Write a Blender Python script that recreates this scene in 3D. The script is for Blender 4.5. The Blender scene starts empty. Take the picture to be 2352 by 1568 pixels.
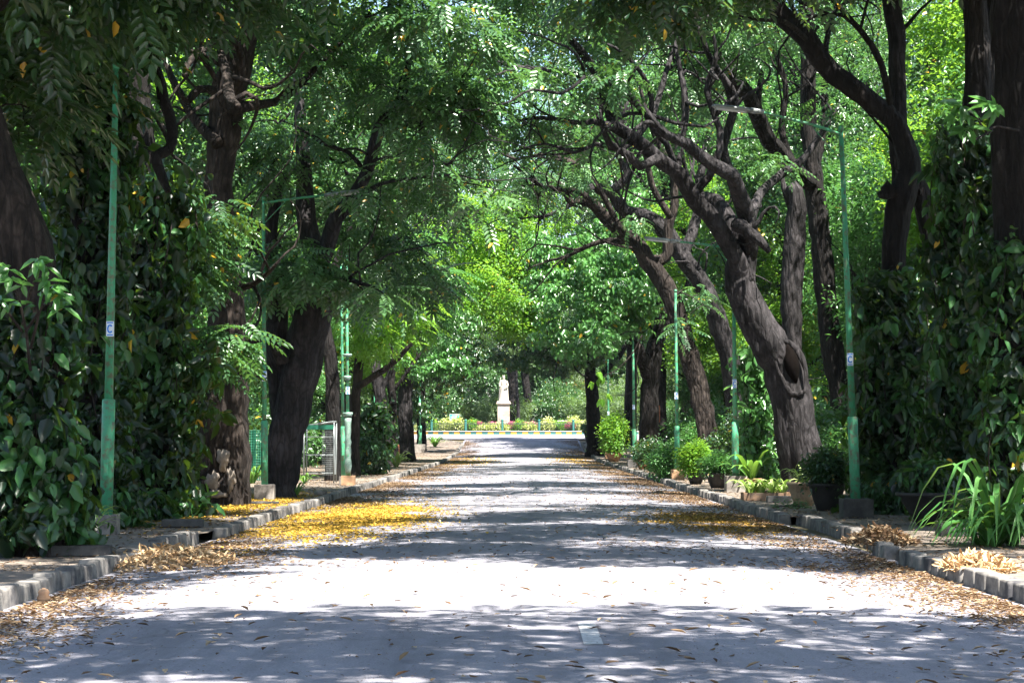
import bpy, bmesh, math, random
import numpy as np
from mathutils import Vector, Matrix, noise as mnoise
R = math.radians
rng = np.random.default_rng(7)
random.seed(7)

# ------------------------------------------------------------------ camera, sky, sun, exposure
scene = bpy.context.scene
COL = scene.collection
F, CX, CY = 4500.0, 1176.0, 784.0            # focal length and centre in units of a 2352-wide frame
CAM = Vector((0.0, 0.0, 1.8))
cam_data = bpy.data.cameras.new('camera')
cam = bpy.data.objects.new('camera', cam_data); COL.objects.link(cam)
cam_data.sensor_width = 36.0
cam_data.lens = F * 36.0 / 2352.0
cam_data.clip_end = 2000.0; cam_data.clip_start = 0.3
PITCH = math.atan((1003 - 784) / F); YAW = math.atan(22 / F)
cam.location = CAM
cam.rotation_euler = (math.pi / 2 + PITCH, 0, YAW)
scene.camera = cam
SUN_EL, SUN_AZ = R(60), R(148)               # azimuth clockwise from +Y (down the road): behind and to the right
sdir = Vector((math.cos(SUN_EL) * math.sin(SUN_AZ), math.cos(SUN_EL) * math.cos(SUN_AZ), math.sin(SUN_EL)))
world = bpy.data.worlds.new('World'); scene.world = world; world.use_nodes = True
wn = world.node_tree; bg = wn.nodes['Background']
sky = wn.nodes.new('ShaderNodeTexSky'); sky.sky_type = 'NISHITA'; sky.sun_disc = False
sky.sun_elevation = SUN_EL; sky.sun_rotation = SUN_AZ
wn.links.new(sky.outputs[0], bg.inputs[0]); bg.inputs[1].default_value = 0.066
sl = bpy.data.lights.new('sun', 'SUN'); sl.energy = 5.0; sl.angle = R(0.5); sl.color = (1.0, 0.95, 0.87)
sun = bpy.data.objects.new('sun', sl); COL.objects.link(sun)
sun.rotation_euler = sdir.to_track_quat('Z', 'Y').to_euler()
scene.view_settings.view_transform = 'Standard'; scene.view_settings.look = 'None'
scene.view_settings.exposure = 2.4; scene.view_settings.gamma = 1.0
scene.render.engine = 'CYCLES'
cy = scene.cycles
cy.max_bounces = 5; cy.diffuse_bounces = 2; cy.glossy_bounces = 2; cy.transmission_bounces = 3
cy.transparent_max_bounces = 6; cy.use_denoising = True; cy.sample_clamp_indirect = 6.0

# ------------------------------------------------------------------ placing helpers
_m = cam.rotation_euler.to_matrix()
RT, UP, FW = _m @ Vector((1, 0, 0)), _m @ Vector((0, 1, 0)), _m @ Vector((0, 0, -1))
def pt(px, py, D):
    return CAM + D * (FW + RT * ((px - CX) / F) + UP * ((CY - py) / F))
PY = [-60, 0, 120, 136, 150, 167, 185, 205, 260, 900]
PZ = [0, 0, 0.0, .06, .18, .50, 1.42, 1.96, 2.1, 2.1]
def prof(y): return np.interp(y, PY, PZ)
def zg(x, y):                                # finished level underfoot (road with its camber, pavement, soil)
    z = float(prof(y))
    if abs(x) < 5.4 or y > 187: return z + (0.10 * (1 - (x / 5.4) ** 2) if y < 187 else 0.05)
    return z + 0.15
def on(x, y, dz=0.0): return Vector((x, y, zg(x, y) + dz))
def gxy(px, py, h=0.15):                     # the point of the (flat) pavement seen at px, py
    D = F * (1.8 - h) / (py - 1003.0)
    for _ in range(3):
        p = pt(px, py, D); D *= (1.8 - h) / max(1e-3, 1.8 - p.z)
    p = pt(px, py, D); return p.x, p.y

# ------------------------------------------------------------------ materials
def newmat(name):
    m = bpy.data.materials.new(name); m.use_nodes = True
    nt = m.node_tree; return m, nt, nt.nodes['Principled BSDF'], nt.nodes, nt.links
def coords(nodes, links, scale=(1, 1, 1), kind='Object'):
    tc = nodes.new('ShaderNodeTexCoord'); mp = nodes.new('ShaderNodeMapping')
    links.new(tc.outputs[kind], mp.inputs[0]); mp.inputs['Scale'].default_value = scale
    return mp.outputs[0]
def world_coords(nodes, links, scale=(1, 1, 1)):
    g = nodes.new('ShaderNodeNewGeometry'); mp = nodes.new('ShaderNodeMapping')
    links.new(g.outputs['Position'], mp.inputs[0]); mp.inputs['Scale'].default_value = scale
    return mp.outputs[0]
def noise(nodes, links, vec, scale, detail=5, rough=.6):
    n = nodes.new('ShaderNodeTexNoise'); n.inputs['Scale'].default_value = scale
    n.inputs['Detail'].default_value = detail; n.inputs['Roughness'].default_value = rough
    links.new(vec, n.inputs['Vector']); return n.outputs['Fac']
def ramp(nodes, links, fac, stops, mode='LINEAR'):
    r = nodes.new('ShaderNodeValToRGB'); r.color_ramp.interpolation = mode
    while len(r.color_ramp.elements) < len(stops): r.color_ramp.elements.new(0.5)
    for e, (p, c) in zip(r.color_ramp.elements, stops):
        e.position = p; e.color = (*c, 1) if len(c) == 3 else c
    links.new(fac, r.inputs[0]); return r.outputs[0]
def mixc(nodes, links, fac, a, b, blend='MIX'):
    m = nodes.new('ShaderNodeMix'); m.data_type = 'RGBA'; m.blend_type = blend
    for s, v in ((m.inputs[0], fac), (m.inputs[6], a), (m.inputs[7], b)):
        if hasattr(v, 'links'): links.new(v, s)
        elif isinstance(v, (int, float)): s.default_value = v
        else: s.default_value = (*v, 1)
    return m.outputs[2]
def bump(nodes, links, bsdf, h, strength, dist=.02):
    b = nodes.new('ShaderNodeBump'); b.inputs['Strength'].default_value = strength
    b.inputs['Distance'].default_value = dist; links.new(h, b.inputs['Height'])
    links.new(b.outputs[0], bsdf.inputs['Normal'])
def surf(name, c1, c2, scale=6, rough=.8, bmp=.3, dist=.01, stretch=(1, 1, 1), spec=.4, metal=0, dirt=None, dscale=1.2):
    m, nt, b, N, L = newmat(name); v = world_coords(N, L, stretch)
    n = noise(N, L, v, scale, 6, .65)
    c = ramp(N, L, n, [(.3, c1), (.7, c2)])
    if dirt:
        d = ramp(N, L, noise(N, L, v, dscale, 6, .7), [(.48, (0, 0, 0)), (.62, (1, 1, 1))])
        c = mixc(N, L, d, c, dirt)
    L.new(c, b.inputs['Base Color']); b.inputs['Roughness'].default_value = rough
    b.inputs['Specular IOR Level'].default_value = spec; b.inputs['Metallic'].default_value = metal
    if bmp: bump(N, L, b, n, bmp, dist)
    return m
def bark(name, c1, c2, c3, scale=1.0):
    m, nt, b, N, L = newmat(name); v = world_coords(N, L, (1, 1, .22))
    n1 = noise(N, L, v, 9 * scale, 8, .72); n2 = noise(N, L, world_coords(N, L), 1.3, 5, .6)
    vo = N.new('ShaderNodeTexVoronoi'); vo.feature = 'DISTANCE_TO_EDGE'; vo.inputs['Scale'].default_value = 8 * scale
    L.new(v, vo.inputs['Vector'])
    c = ramp(N, L, n1, [(.32, c1), (.52, c2), (.72, c3)])
    patch = ramp(N, L, n2, [(.5, (0, 0, 0)), (.68, (1, 1, 1))])
    c = mixc(N, L, patch, c, mixc(N, L, .5, c, tuple(min(1, x * 1.4) for x in c3)))
    crk = ramp(N, L, vo.outputs[0], [(.0, (1, 1, 1)), (.10, (0, 0, 0))]); c = mixc(N, L, mixc(N, L, .5, (0, 0, 0), crk), c, (.004, .003, .003))
    L.new(c, b.inputs['Base Color']); b.inputs['Roughness'].default_value = .9
    b.inputs['Specular IOR Level'].default_value = .25
    ma = N.new('ShaderNodeMath'); ma.operation = 'MULTIPLY_ADD'; L.new(vo.outputs[0], ma.inputs[0])
    ma.inputs[1].default_value = 2.0; L.new(n1, ma.inputs[2])
    bump(N, L, b, ma.outputs[0], 1.0, .07)
    return m
def leafmat(name, cols, yellow=.0, trans=.4, rough=.38, tcol=(.30, .52, .04), spec=.5):
    m, nt, b, N, L = newmat(name)
    at = N.new('ShaderNodeAttribute'); at.attribute_name = 'tint'
    k = len(cols) - 1
    stops = [(i / k * (1 - yellow - .02), c) for i, c in enumerate(cols)]
    if yellow: stops += [(1 - yellow, (.55, .33, .03))]
    c = ramp(N, L, at.outputs['Fac'], stops)
    L.new(c, b.inputs['Base Color']); b.inputs['Roughness'].default_value = rough
    b.inputs['Specular IOR Level'].default_value = spec
    t = N.new('ShaderNodeBsdfTranslucent')
    L.new(mixc(N, L, .55, c, tcol), t.inputs[0])
    mx = N.new('ShaderNodeMixShader'); mx.inputs[0].default_value = trans
    L.new(b.outputs[0], mx.inputs[1]); L.new(t.outputs[0], mx.inputs[2])
    L.new(mx.outputs[0], N['Material Output'].inputs[0])
    return m
M = {}
M['bark'] = bark('bark', (.004, .0035, .0035), (.014, .012, .0115), (.042, .035, .034))
M['bark_grey'] = bark('bark_grey', (.006, .0055, .006), (.019, .017, .018), (.056, .050, .053), .8)
M['bark_brown'] = bark('bark_brown', (.006, .0045, .004), (.021, .016, .0135), (.064, .050, .042), .9)
M['bark_dark'] = bark('bark_dark', (.003, .0026, .0024), (.008, .0068, .0064), (.022, .018, .017))
M['plaster_patch'] = surf('plaster_patch', (.14, .115, .095), (.27, .23, .19), 9, .9, .5)
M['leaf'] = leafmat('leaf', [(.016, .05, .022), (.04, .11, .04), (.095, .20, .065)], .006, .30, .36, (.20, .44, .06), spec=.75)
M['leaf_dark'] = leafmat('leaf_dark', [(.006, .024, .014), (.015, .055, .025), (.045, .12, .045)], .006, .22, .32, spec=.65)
M['leaf_lime'] = leafmat('leaf_lime', [(.05, .15, .02), (.09, .24, .03), (.15, .32, .04)], .005, .5, .45, (.42, .70, .05))
M['leaf_mid'] = leafmat('leaf_mid', [(.035, .10, .03), (.065, .19, .045), (.10, .25, .065)], .004, .36, .30, (.18, .42, .07), spec=.8)
M['leaf_vine'] = leafmat('leaf_vine', [(.003, .013, .007), (.009, .034, .014), (.045, .15, .035)], .006, .24, .36, spec=.45)
M['leaf_haze'] = leafmat('leaf_haze', [(.05, .085, .045), (.085, .14, .07), (.14, .20, .10)], 0, .35, .6)  # paled greens, distance haze put into the leaf colour
M['strap'] = leafmat('strap', [(.05, .14, .03), (.09, .22, .04), (.16, .32, .07)], .0, .35, .35)
M['strap_dark'] = leafmat('strap_dark', [(.03, .10, .025), (.06, .18, .045), (.13, .29, .08)], .0, .28, .3)
M['strap_pale'] = leafmat('strap_pale', [(.18, .30, .07), (.30, .42, .12), (.50, .55, .25)], .0, .35, .4)
M['leaf_yellow'] = leafmat('leaf_yellow', [(.20, .30, .06), (.42, .48, .14), (.70, .70, .42)], .0, .35, .5, (.6, .7, .08))
M['petal_pink'] = leafmat('petal_pink', [(.5, .05, .2), (.7, .12, .32), (.8, .4, .5)], 0, .3, .6, (.8, .2, .4))
M['petal_red'] = leafmat('petal_red', [(.6, .05, .02), (.75, .12, .03)], 0, .3, .6, (.8, .15, .05))
M['petal_yellow'] = leafmat('petal_yellow', [(.16, .085, .012), (.33, .19, .014), (.50, .33, .03)], 0, .1, .7, (.8, .6, .05))
M['dry'] = leafmat('dry', [(.045, .028, .018), (.13, .075, .04), (.22, .15, .085), (.37, .29, .19)], .0, .12, .7, (.4, .2, .06), .25)
M['dry_sunlit'] = leafmat('dry_sunlit', [(.28, .16, .08), (.50, .34, .18), (.65, .48, .30)], .0, .15, .7, (.5, .28, .08), .25)  # paler copy of the dry leaves for heaps, sunlight put into the colour
M['green_paint'] = surf('green_paint', (.045, .26, .13), (.07, .34, .18), 3, .5, .08, .002, dirt=(.12, .13, .08), dscale=9)
M['dark_green_paint'] = surf('dark_green_paint', (.01, .10, .06), (.02, .15, .09), 3, .5, .05, .002)
M['grey_metal'] = surf('grey_metal', (.16, .18, .18), (.27, .29, .29), 8, .35, .05, .002, metal=.3)
M['lamp_white'] = surf('lamp_white', (.4, .42, .42), (.55, .57, .57), 8, .3, .02, .002)
M['concrete'] = surf('concrete', (.15, .135, .12), (.27, .245, .22), 7, .92, .5, .008, dirt=(.08, .07, .06), dscale=2.2)
M['concrete_dark'] = surf('concrete_dark', (.05, .048, .048), (.10, .095, .09), 7, .92, .5, .008, dirt=(.03, .03, .03))
M['concrete_tan'] = surf('concrete_tan', (.36, .20, .11), (.48, .30, .18), 7, .92, .4, .008, dirt=(.24, .15, .10))
M['kerb'] = surf('kerb', (.09, .084, .08), (.27, .25, .225), 4, .92, .8, .015, dirt=(.04, .04, .045), dscale=1.2)
M['clay'] = surf('clay', (.20, .11, .06), (.32, .19, .11), 6, .85, .3, .006, dirt=(.10, .07, .05))
M['clay_pale'] = surf('clay_pale', (.30, .22, .14), (.44, .34, .23), 5, .85, .4, .008, dirt=(.14, .10, .07), dscale=2.5)
M['black_pot'] = surf('black_pot', (.012, .012, .013), (.035, .033, .032), 6, .6, .3, .006)
M['soil'] = surf('soil', (.03, .02, .012), (.07, .045, .03), 20, 1, .8, .01)
M['sticker_white'] = surf('sticker_white', (.75, .8, .85), (.8, .84, .88), 3, .5, 0)
M['sticker_blue'] = surf('sticker_blue', (.02, .22, .75), (.03, .26, .8), 3, .5, 0)
M['tape'] = surf('tape', (.10, .22, .16), (.30, .36, .33), 30, .3, .6, .004)
M['marble'] = surf('marble', (.30, .265, .215), (.44, .40, .34), 4, .55, .15, .004)
M['granite'] = surf('granite', (.30, .25, .21), (.42, .36, .31), 8, .7, .15, .004, dirt=(.25, .20, .17))
M['paint_yellow'] = surf('paint_yellow', (.42, .20, .02), (.56, .29, .03), 9, .8, .2, .003)
M['paint_green'] = surf('paint_green', (.015, .095, .085), (.025, .135, .115), 9, .8, .2, .003)
M['paint_white'] = surf('paint_white', (.62, .60, .55), (.78, .76, .70), 6, .8, .2, .003)
M['sign_green'] = surf('sign_green', (.02, .38, .30), (.03, .42, .33), 3, .5, 0)
M['brick'] = surf('brick', (.30, .10, .06), (.42, .17, .10), 9, .9, .4, .01)
M['roof_tile'] = surf('roof_tile', (.40, .14, .07), (.50, .2, .10), 5, .9, .4, .01, stretch=(1, 1, 6))
M['painted_dark'] = surf('painted_dark', (.002, .0015, .0012), (.006, .0045, .004), 8, 1, .3, spec=.05)  # near-black stands in for the shade inside the hollow; also window panes
M['white_board'] = surf('white_board', (.6, .6, .58), (.7, .7, .68), 4, .6, 0)
M['iron'] = surf('iron', (.012, .02, .02), (.03, .04, .035), 12, .6, .1)

def road_material():
    m, nt, b, N, L = newmat('asphalt'); v = world_coords(N, L)
    fine = noise(N, L, v, 60, 4, .7); mid = noise(N, L, v, 3.5, 6, .6); big = noise(N, L, world_coords(N, L, (1, .25, 1)), .5, 5, .6)
    c = ramp(N, L, mid, [(.3, (.160, .152, .192)), (.7, (.22, .212, .258))])
    c = mixc(N, L, ramp(N, L, big, [(.4, (0, 0, 0)), (.65, (1, 1, 1))]), c, (.25, .246, .29))
    c = mixc(N, L, .45, c, ramp(N, L, fine, [(.3, (.06, .06, .07)), (.7, (.40, .39, .40))]))
    st = noise(N, L, world_coords(N, L, (.9, .12, 1)), 1.6, 6, .7); c = mixc(N, L, ramp(N, L, st, [(.45, (0, 0, 0)), (.62, (.5, .5, .5))]), c, (.10, .098, .11))
    vo = N.new('ShaderNodeTexVoronoi'); vo.feature = 'DISTANCE_TO_EDGE'; vo.inputs['Scale'].default_value = .35
    wv = N.new('ShaderNodeVectorMath'); wv.operation = 'ADD'; L.new(v, wv.inputs[0])
    nz = N.new('ShaderNodeTexNoise'); nz.inputs['Scale'].default_value = 1.4; L.new(v, nz.inputs['Vector']); L.new(nz.outputs['Color'], wv.inputs[1])
    L.new(wv.outputs[0], vo.inputs['Vector'])
    crack = ramp(N, L, vo.outputs[0], [(0, (1, 1, 1)), (.006, (0, 0, 0))])
    c = mixc(N, L, mixc(N, L, .6, (0, 0, 0), crack), c, (.07, .07, .075))
    L.new(c, b.inputs['Base Color']); b.inputs['Roughness'].default_value = .85
    b.inputs['Specular IOR Level'].default_value = .3
    bump(N, L, b, fine, .35, .006); return m
M['asphalt'] = road_material()
def pave_material():
    m, nt, b, N, L = newmat('paving'); v = world_coords(N, L)
    n = noise(N, L, v, 5, 6, .6); f = noise(N, L, v, 40, 4, .7)
    c = ramp(N, L, n, [(.3, (.10, .085, .07)), (.7, (.22, .19, .165))])
    c = mixc(N, L, ramp(N, L, f, [(.45, (0, 0, 0)), (.6, (.8, .8, .8))]), c, (.13, .085, .05))
    L.new(c, b.inputs['Base Color']); b.inputs['Roughness'].default_value = .95
    bump(N, L, b, f, .5, .01); return m
M['paving'] = pave_material()
def earth_material():
    m, nt, b, N, L = newmat('earth'); v = world_coords(N, L)
    n = noise(N, L, v, 1.2, 6, .65); f = noise(N, L, v, 18, 5, .7)
    c = ramp(N, L, n, [(.35, (.05, .035, .022)), (.55, (.07, .065, .03)), (.7, (.05, .09, .025))])
    c = mixc(N, L, .4, c, ramp(N, L, f, [(.3, (.03, .025, .015)), (.7, (.14, .10, .06))]))
    L.new(c, b.inputs['Base Color']); b.inputs['Roughness'].default_value = 1
    bump(N, L, b, f, .6, .03); return m
M['earth'] = earth_material()

# ------------------------------------------------------------------ object helpers
def link(name, me, parent=None):
    o = bpy.data.objects.new(name, me); COL.objects.link(o)
    if parent is not None:
        o.parent = parent
        o.matrix_parent_inverse = Matrix.Translation(-parent.location)
    return o
def tag(o, label=None, cat=None, group=None, kind=None):
    if label: o['label'] = label
    if cat: o['category'] = cat
    if group: o['group'] = group
    if kind: o['kind'] = kind
    return o
def thing(name, label, cat, loc, group=None):
    o = bpy.data.objects.new(name, None); COL.objects.link(o); o.location = loc; o.empty_display_size = .2
    bpy.context.view_layer.update() if False else None
    return tag(o, label, cat, group)
def np_mesh(name, verts, faces, mats, parent=None, smooth=False, tint=None, midx=None):
    """verts (n,3); faces (m,4) all quads, or a list of tuples"""
    me = bpy.data.meshes.new(name)
    verts = np.asarray(verts, dtype=np.float32)
    if isinstance(faces, np.ndarray):
        k = faces.shape[1]
        me.vertices.add(len(verts)); me.vertices.foreach_set('co', verts.ravel())
        me.loops.add(faces.size); me.loops.foreach_set('vertex_index', faces.astype(np.int32).ravel())
        me.polygons.add(len(faces)); me.polygons.foreach_set('loop_start', np.arange(0, faces.size, k, dtype=np.int32))
        if smooth: me.polygons.foreach_set('use_smooth', np.ones(len(faces), dtype=bool))
        if midx is not None: me.polygons.foreach_set('material_index', np.asarray(midx, dtype=np.int32))
        me.update(calc_edges=True)
    else:
        me.from_pydata([tuple(v) for v in verts], [], faces)
        for p in me.polygons: p.use_smooth = smooth
        if midx is not None:
            for p, i in zip(me.polygons, midx): p.material_index = i
    if tint is not None:
        a = me.attributes.new('tint', 'FLOAT', 'FACE'); a.data.foreach_set('value', np.asarray(tint, dtype=np.float32))
    for m in (mats if isinstance(mats, (list, tuple)) else [mats]): me.materials.append(m)
    return link(name, me, parent)

class MB:                                    # collects shapes into one mesh
    def __init__(self): self.v, self.f, self.mi = [], [], []
    def add(self, v, f, mi=0):
        o = len(self.v); self.v += [tuple(x) for x in v]; self.f += [tuple(i + o for i in q) for q in f]; self.mi += [mi] * len(f)
        return self
    def box(self, c, s, mi=0, rz=0, bev=0, taper=1.0):
        bm = bmesh.new(); bmesh.ops.create_cube(bm, size=1)
        for v in bm.verts:
            v.co.x *= s[0]; v.co.y *= s[1]; v.co.z *= s[2]
            if v.co.z > 0: v.co.x *= taper; v.co.y *= taper
        if bev: bmesh.ops.bevel(bm, geom=bm.edges[:], offset=bev, segments=2, affect='EDGES', profile=.7)
        mt = Matrix.Translation(c) @ Matrix.Rotation(rz, 4, 'Z')
        bm.verts.index_update()
        self.add([mt @ v.co for v in bm.verts], [[v.index for v in f.verts] for f in bm.faces], mi); bm.free(); return self
    def tube(self, pts, rad, n=8, mi=0, cap=True):
        v, f = sweep(pts, rad, n, cap=cap); return self.add(v, f, mi)
    def lathe(self, c, prof_, n=20, mi=0, sx=1, sy=1):
        v, f = [], []
        for r, z in prof_:
            for k in range(n):
                a = 2 * math.pi * k / n; v.append((c[0] + r * sx * math.cos(a), c[1] + r * sy * math.sin(a), c[2] + z))
        for i in range(len(prof_) - 1):
            for k in range(n): f.append((i * n + k, i * n + (k + 1) % n, (i + 1) * n + (k + 1) % n, (i + 1) * n + k))
        f.append(tuple(range(n - 1, -1, -1))); f.append(tuple(range((len(prof_) - 1) * n, len(prof_) * n)))
        return self.add(v, f, mi)
    def build(self, name, mats, parent=None, smooth=False):
        return np_mesh(name, self.v, self.f, mats, parent, smooth, midx=self.mi)

def frames(P):
    P = np.asarray(P, float); T = np.gradient(P, axis=0); T /= np.linalg.norm(T, axis=1)[:, None] + 1e-9
    a = np.array([0, 0, 1.]) if abs(T[0][2]) < .8 else np.array([0., 1, 0])
    n = a - T[0] * a.dot(T[0]); n /= np.linalg.norm(n); Ns = [n]
    for i in range(1, len(P)):
        n = Ns[-1] - T[i] * Ns[-1].dot(T[i]); n /= np.linalg.norm(n) + 1e-9; Ns.append(n)
    Ns = np.array(Ns); return T, Ns, np.cross(T, Ns)
def sweep(P, rad, n=8, cap=True, lobes=None, seed=0):
    P = np.asarray([tuple(p) for p in P], float); rad = np.broadcast_to(np.asarray(rad, float), (len(P),))
    T, A, B = frames(P); ang = np.linspace(0, 2 * np.pi, n, endpoint=False)
    rr = np.ones((len(P), n))
    if lobes:
        arc = np.concatenate([[0], np.cumsum(np.linalg.norm(np.diff(P, axis=0), axis=1))])
        r_ = np.random.default_rng(seed)
        for k, amp in lobes:
            ph = r_.uniform(0, 6.28); tw = r_.uniform(-.35, .35)
            rr += amp * np.sin(k * ang[None, :] + ph + tw * arc[:, None] + .6 * np.sin(arc[:, None] * r_.uniform(.6, 2.2)))
        rr += r_.normal(0, .025, rr.shape)
    V = P[:, None, :] + (rad[:, None] * rr)[:, :, None] * (np.cos(ang)[None, :, None] * A[:, None, :] + np.sin(ang)[None, :, None] * B[:, None, :])
    V = V.reshape(-1, 3); f = []
    for i in range(len(P) - 1):
        for k in range(n): f.append((i * n + k, i * n + (k + 1) % n, (i + 1) * n + (k + 1) % n, (i + 1) * n + k))
    if cap: f.append(tuple(range(n - 1, -1, -1))); f.append(tuple(range((len(P) - 1) * n, len(P) * n)))
    return V, f
def smooth_path(C, step):
    """Catmull-Rom through rows of (x, y, z, radius)"""
    C = np.asarray(C, float)
    if len(C) < 3: 
        n = max(2, int(np.linalg.norm(C[-1, :3] - C[0, :3]) / step)); t = np.linspace(0, 1, n)[:, None]
        return C[0] * (1 - t) + C[-1] * t
    Q = np.vstack([2 * C[0] - C[1], C, 2 * C[-1] - C[-2]]); out = []
    for i in range(1, len(Q) - 2):
        p0, p1, p2, p3 = Q[i - 1], Q[i], Q[i + 1], Q[i + 2]
        n = max(2, int(np.linalg.norm(p2[:3] - p1[:3]) / step)); t = np.linspace(0, 1, n, endpoint=False)[:, None]
        out.append(.5 * (2 * p1 + (p2 - p0) * t + (2 * p0 - 5 * p1 + 4 * p2 - p3) * t ** 2 + (3 * p1 - p0 - 3 * p2 + p3) * t ** 3))
    out.append(C[-1:]); o = np.vstack(out); o[:, 3] = np.maximum(o[:, 3], .004); return o

# ------------------------------------------------------------------ leaves
def leaf_t(base, d, up, L, W, fold=.25, droop=.15):
    """one leaf = two quads folded on the midrib, local coordinates"""
    base, d, up = (np.asarray(x, float) for x in (base, d, up)); d = d / np.linalg.norm(d)
    s = np.cross(d, up); s /= np.linalg.norm(s) + 1e-9; u = np.cross(s, d)
    def q(x, y, z): return base + d * x * L + s * y * W + u * (z * W - droop * L * x * x)
    return np.array([q(0, 0, 0), q(.3, .42, fold), q(.68, .36, fold * .8), q(1, 0, 0), q(.68, -.36, fold * .8), q(.3, -.42, fold)]), [(0, 3, 2, 1), (0, 5, 4, 3)]
def template(leaves):
    V, Fc = [], []
    for v, f in leaves:
        o = sum(len(x) for x in V); V.append(v); Fc += [tuple(i + o for i in q) for q in f]
    return np.vstack(V), np.array(Fc)
def t_frond(n=7, length=.5, L=.15, W=.055, r=None):
    out = []
    for i in range(n):
        x = (i + .6) / n * length; z = -.25 * x * x / length
        for sd in (-1, 1):
            l = L * (1 - .35 * abs(i / n - .45)) * random.uniform(.9, 1.1)
            out.append(leaf_t((x, 0, z), (.45 + .3 * i / n, sd, -.15 + random.uniform(-.1, .1)), (0, 0, 1), l, W, .2, .2))
    out.append(leaf_t((length, 0, -.25 * length), (1, 0, -.3), (0, 0, 1), L, W))
    return template(out)
def t_bunch(n=6, L=.2, W=.11, spread=1.0, drop=.5, ball=.06):
    out = []
    for i in range(n):
        a = 2 * math.pi * (i + random.random() * .7) / n
        d = (math.cos(a) * spread + .4, math.sin(a) * spread, -drop * random.uniform(.3, 1.4))
        b = np.array([random.uniform(-1, 1), random.uniform(-1, 1), random.uniform(-1, 1)]) * ball
        out.append(leaf_t(b, d, (random.uniform(-.3, .3), random.uniform(-.3, .3), 1), L * random.uniform(.7, 1.15), W * random.uniform(.8, 1.1)))
    return template(out)
T_FROND = [t_frond(5, .60, .21, .10), t_frond(6, .70, .21, .098), t_frond(5, .5, .19, .09)]
T_FROND_FINE = [t_frond(9, .5, .10, .035), t_frond(8, .42, .09, .032)]
T_BROAD = [t_bunch(5, .20, .12, 1, .6), t_bunch(6, .17, .11, 1, .8, .12), t_bunch(4, .23, .13, .8, .9, .1)]
T_SMALL = [t_bunch(9, .12, .07, 1, .3, .18), t_bunch(8, .13, .075, 1, .4, .2)]
T_FAR = [t_bunch(9, .22, .13, 1, .3, .3), t_bunch(8, .24, .14, 1, .4, .35)]
T_VINE = [t_bunch(4, .21, .13, .7, 1.3, .10), t_bunch(5, .18, .12, .8, 1.2, .12), t_bunch(3, .26, .15, .6, 1.2, .05)]
T_VINE += [t_bunch(6, .12, .075, .9, .9, .14), t_bunch(3, .30, .18, .6, 1.3, .05)]
T_TINY = [t_bunch(8, .07, .035, 1, .0, .08), t_bunch(9, .06, .03, 1, .2, .09)]

def scatter(Tset, pos, dirs, ups, scale, tint_base, r):
    """place templates; returns V, F, tint"""
    n = len(pos); which = r.integers(0, len(Tset), n); Vs, Fs, Ts = [], [], []; off = 0
    x = dirs / (np.linalg.norm(dirs, axis=1)[:, None] + 1e-9)
    y = np.cross(ups, x); y /= np.linalg.norm(y, axis=1)[:, None] + 1e-9; z = np.cross(x, y)
    for k, (TV, TF) in enumerate(Tset):
        I = np.where(which == k)[0]
        if not len(I): continue
        M3 = np.stack([x[I], y[I], z[I]], axis=1) * scale[I][:, None, None]       # rows are the axes
        V = (TV[None] @ M3) + pos[I][:, None, :]
        Fa = TF[None] + (np.arange(len(I)) * len(TV))[:, None, None] + off
        Vs.append(V.reshape(-1, 3)); Fs.append(Fa.reshape(-1, TF.shape[1])); off += len(I) * len(TV)
        leafrand = np.repeat(r.uniform(-.13, .13, (len(I), len(TF) // 2)), 2, axis=1) if len(TF) % 2 == 0 else r.uniform(-.13, .13, (len(I), len(TF)))
        t = tint_base[I][:, None] + leafrand
        yel = r.random(t.shape[0]) < .0
        Ts.append(np.clip(t, 0, .97).ravel())
    return np.vstack(Vs), np.vstack(Fs), np.concatenate(Ts)
def leaf_mesh(name, Tset, pos, dirs, ups, scale, tint, mat, parent, seed=0, yellow=.008):
    r = np.random.default_rng(seed)
    V, Fc, t = scatter(Tset, np.asarray(pos), np.asarray(dirs), np.asarray(ups), np.asarray(scale), np.asarray(tint), r)
    t2 = t.reshape(-1, 2) if len(t) % 2 == 0 else t
    if yellow:
        k = r.random(len(t2)) < yellow; t2[k] = 1.0
    return np_mesh(name, V, Fc, mat, parent, False, t2.ravel())
def clump_sprays(C, rad, per, r, droop=.35, flat=.7, sc=(.8, 1.2)):
    """spray anchors around clump centres C (n,3)"""
    n = len(C) * per; idx = np.repeat(np.arange(len(C)), per)
    u = r.normal(size=(n, 3)); u /= np.linalg.norm(u, axis=1)[:, None]
    rr = r.random(n) ** .45
    rad = np.asarray(rad)[idx] if np.ndim(rad) else np.full(n, rad)
    off = u * (rr * rad)[:, None]; off[:, 2] *= flat
    pos = C[idx] + off
    dirs = u + r.normal(0, .45, (n, 3)); dirs[:, 2] = dirs[:, 2] * .35 - droop
    ups = np.tile([0, 0, 1.], (n, 1)) + r.normal(0, .28, (n, 3))
    ct = r.uniform(.15, .8, len(C))[idx]
    return pos, dirs, ups, r.uniform(sc[0], sc[1], n), ct + r.normal(0, .1, n)

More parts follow.
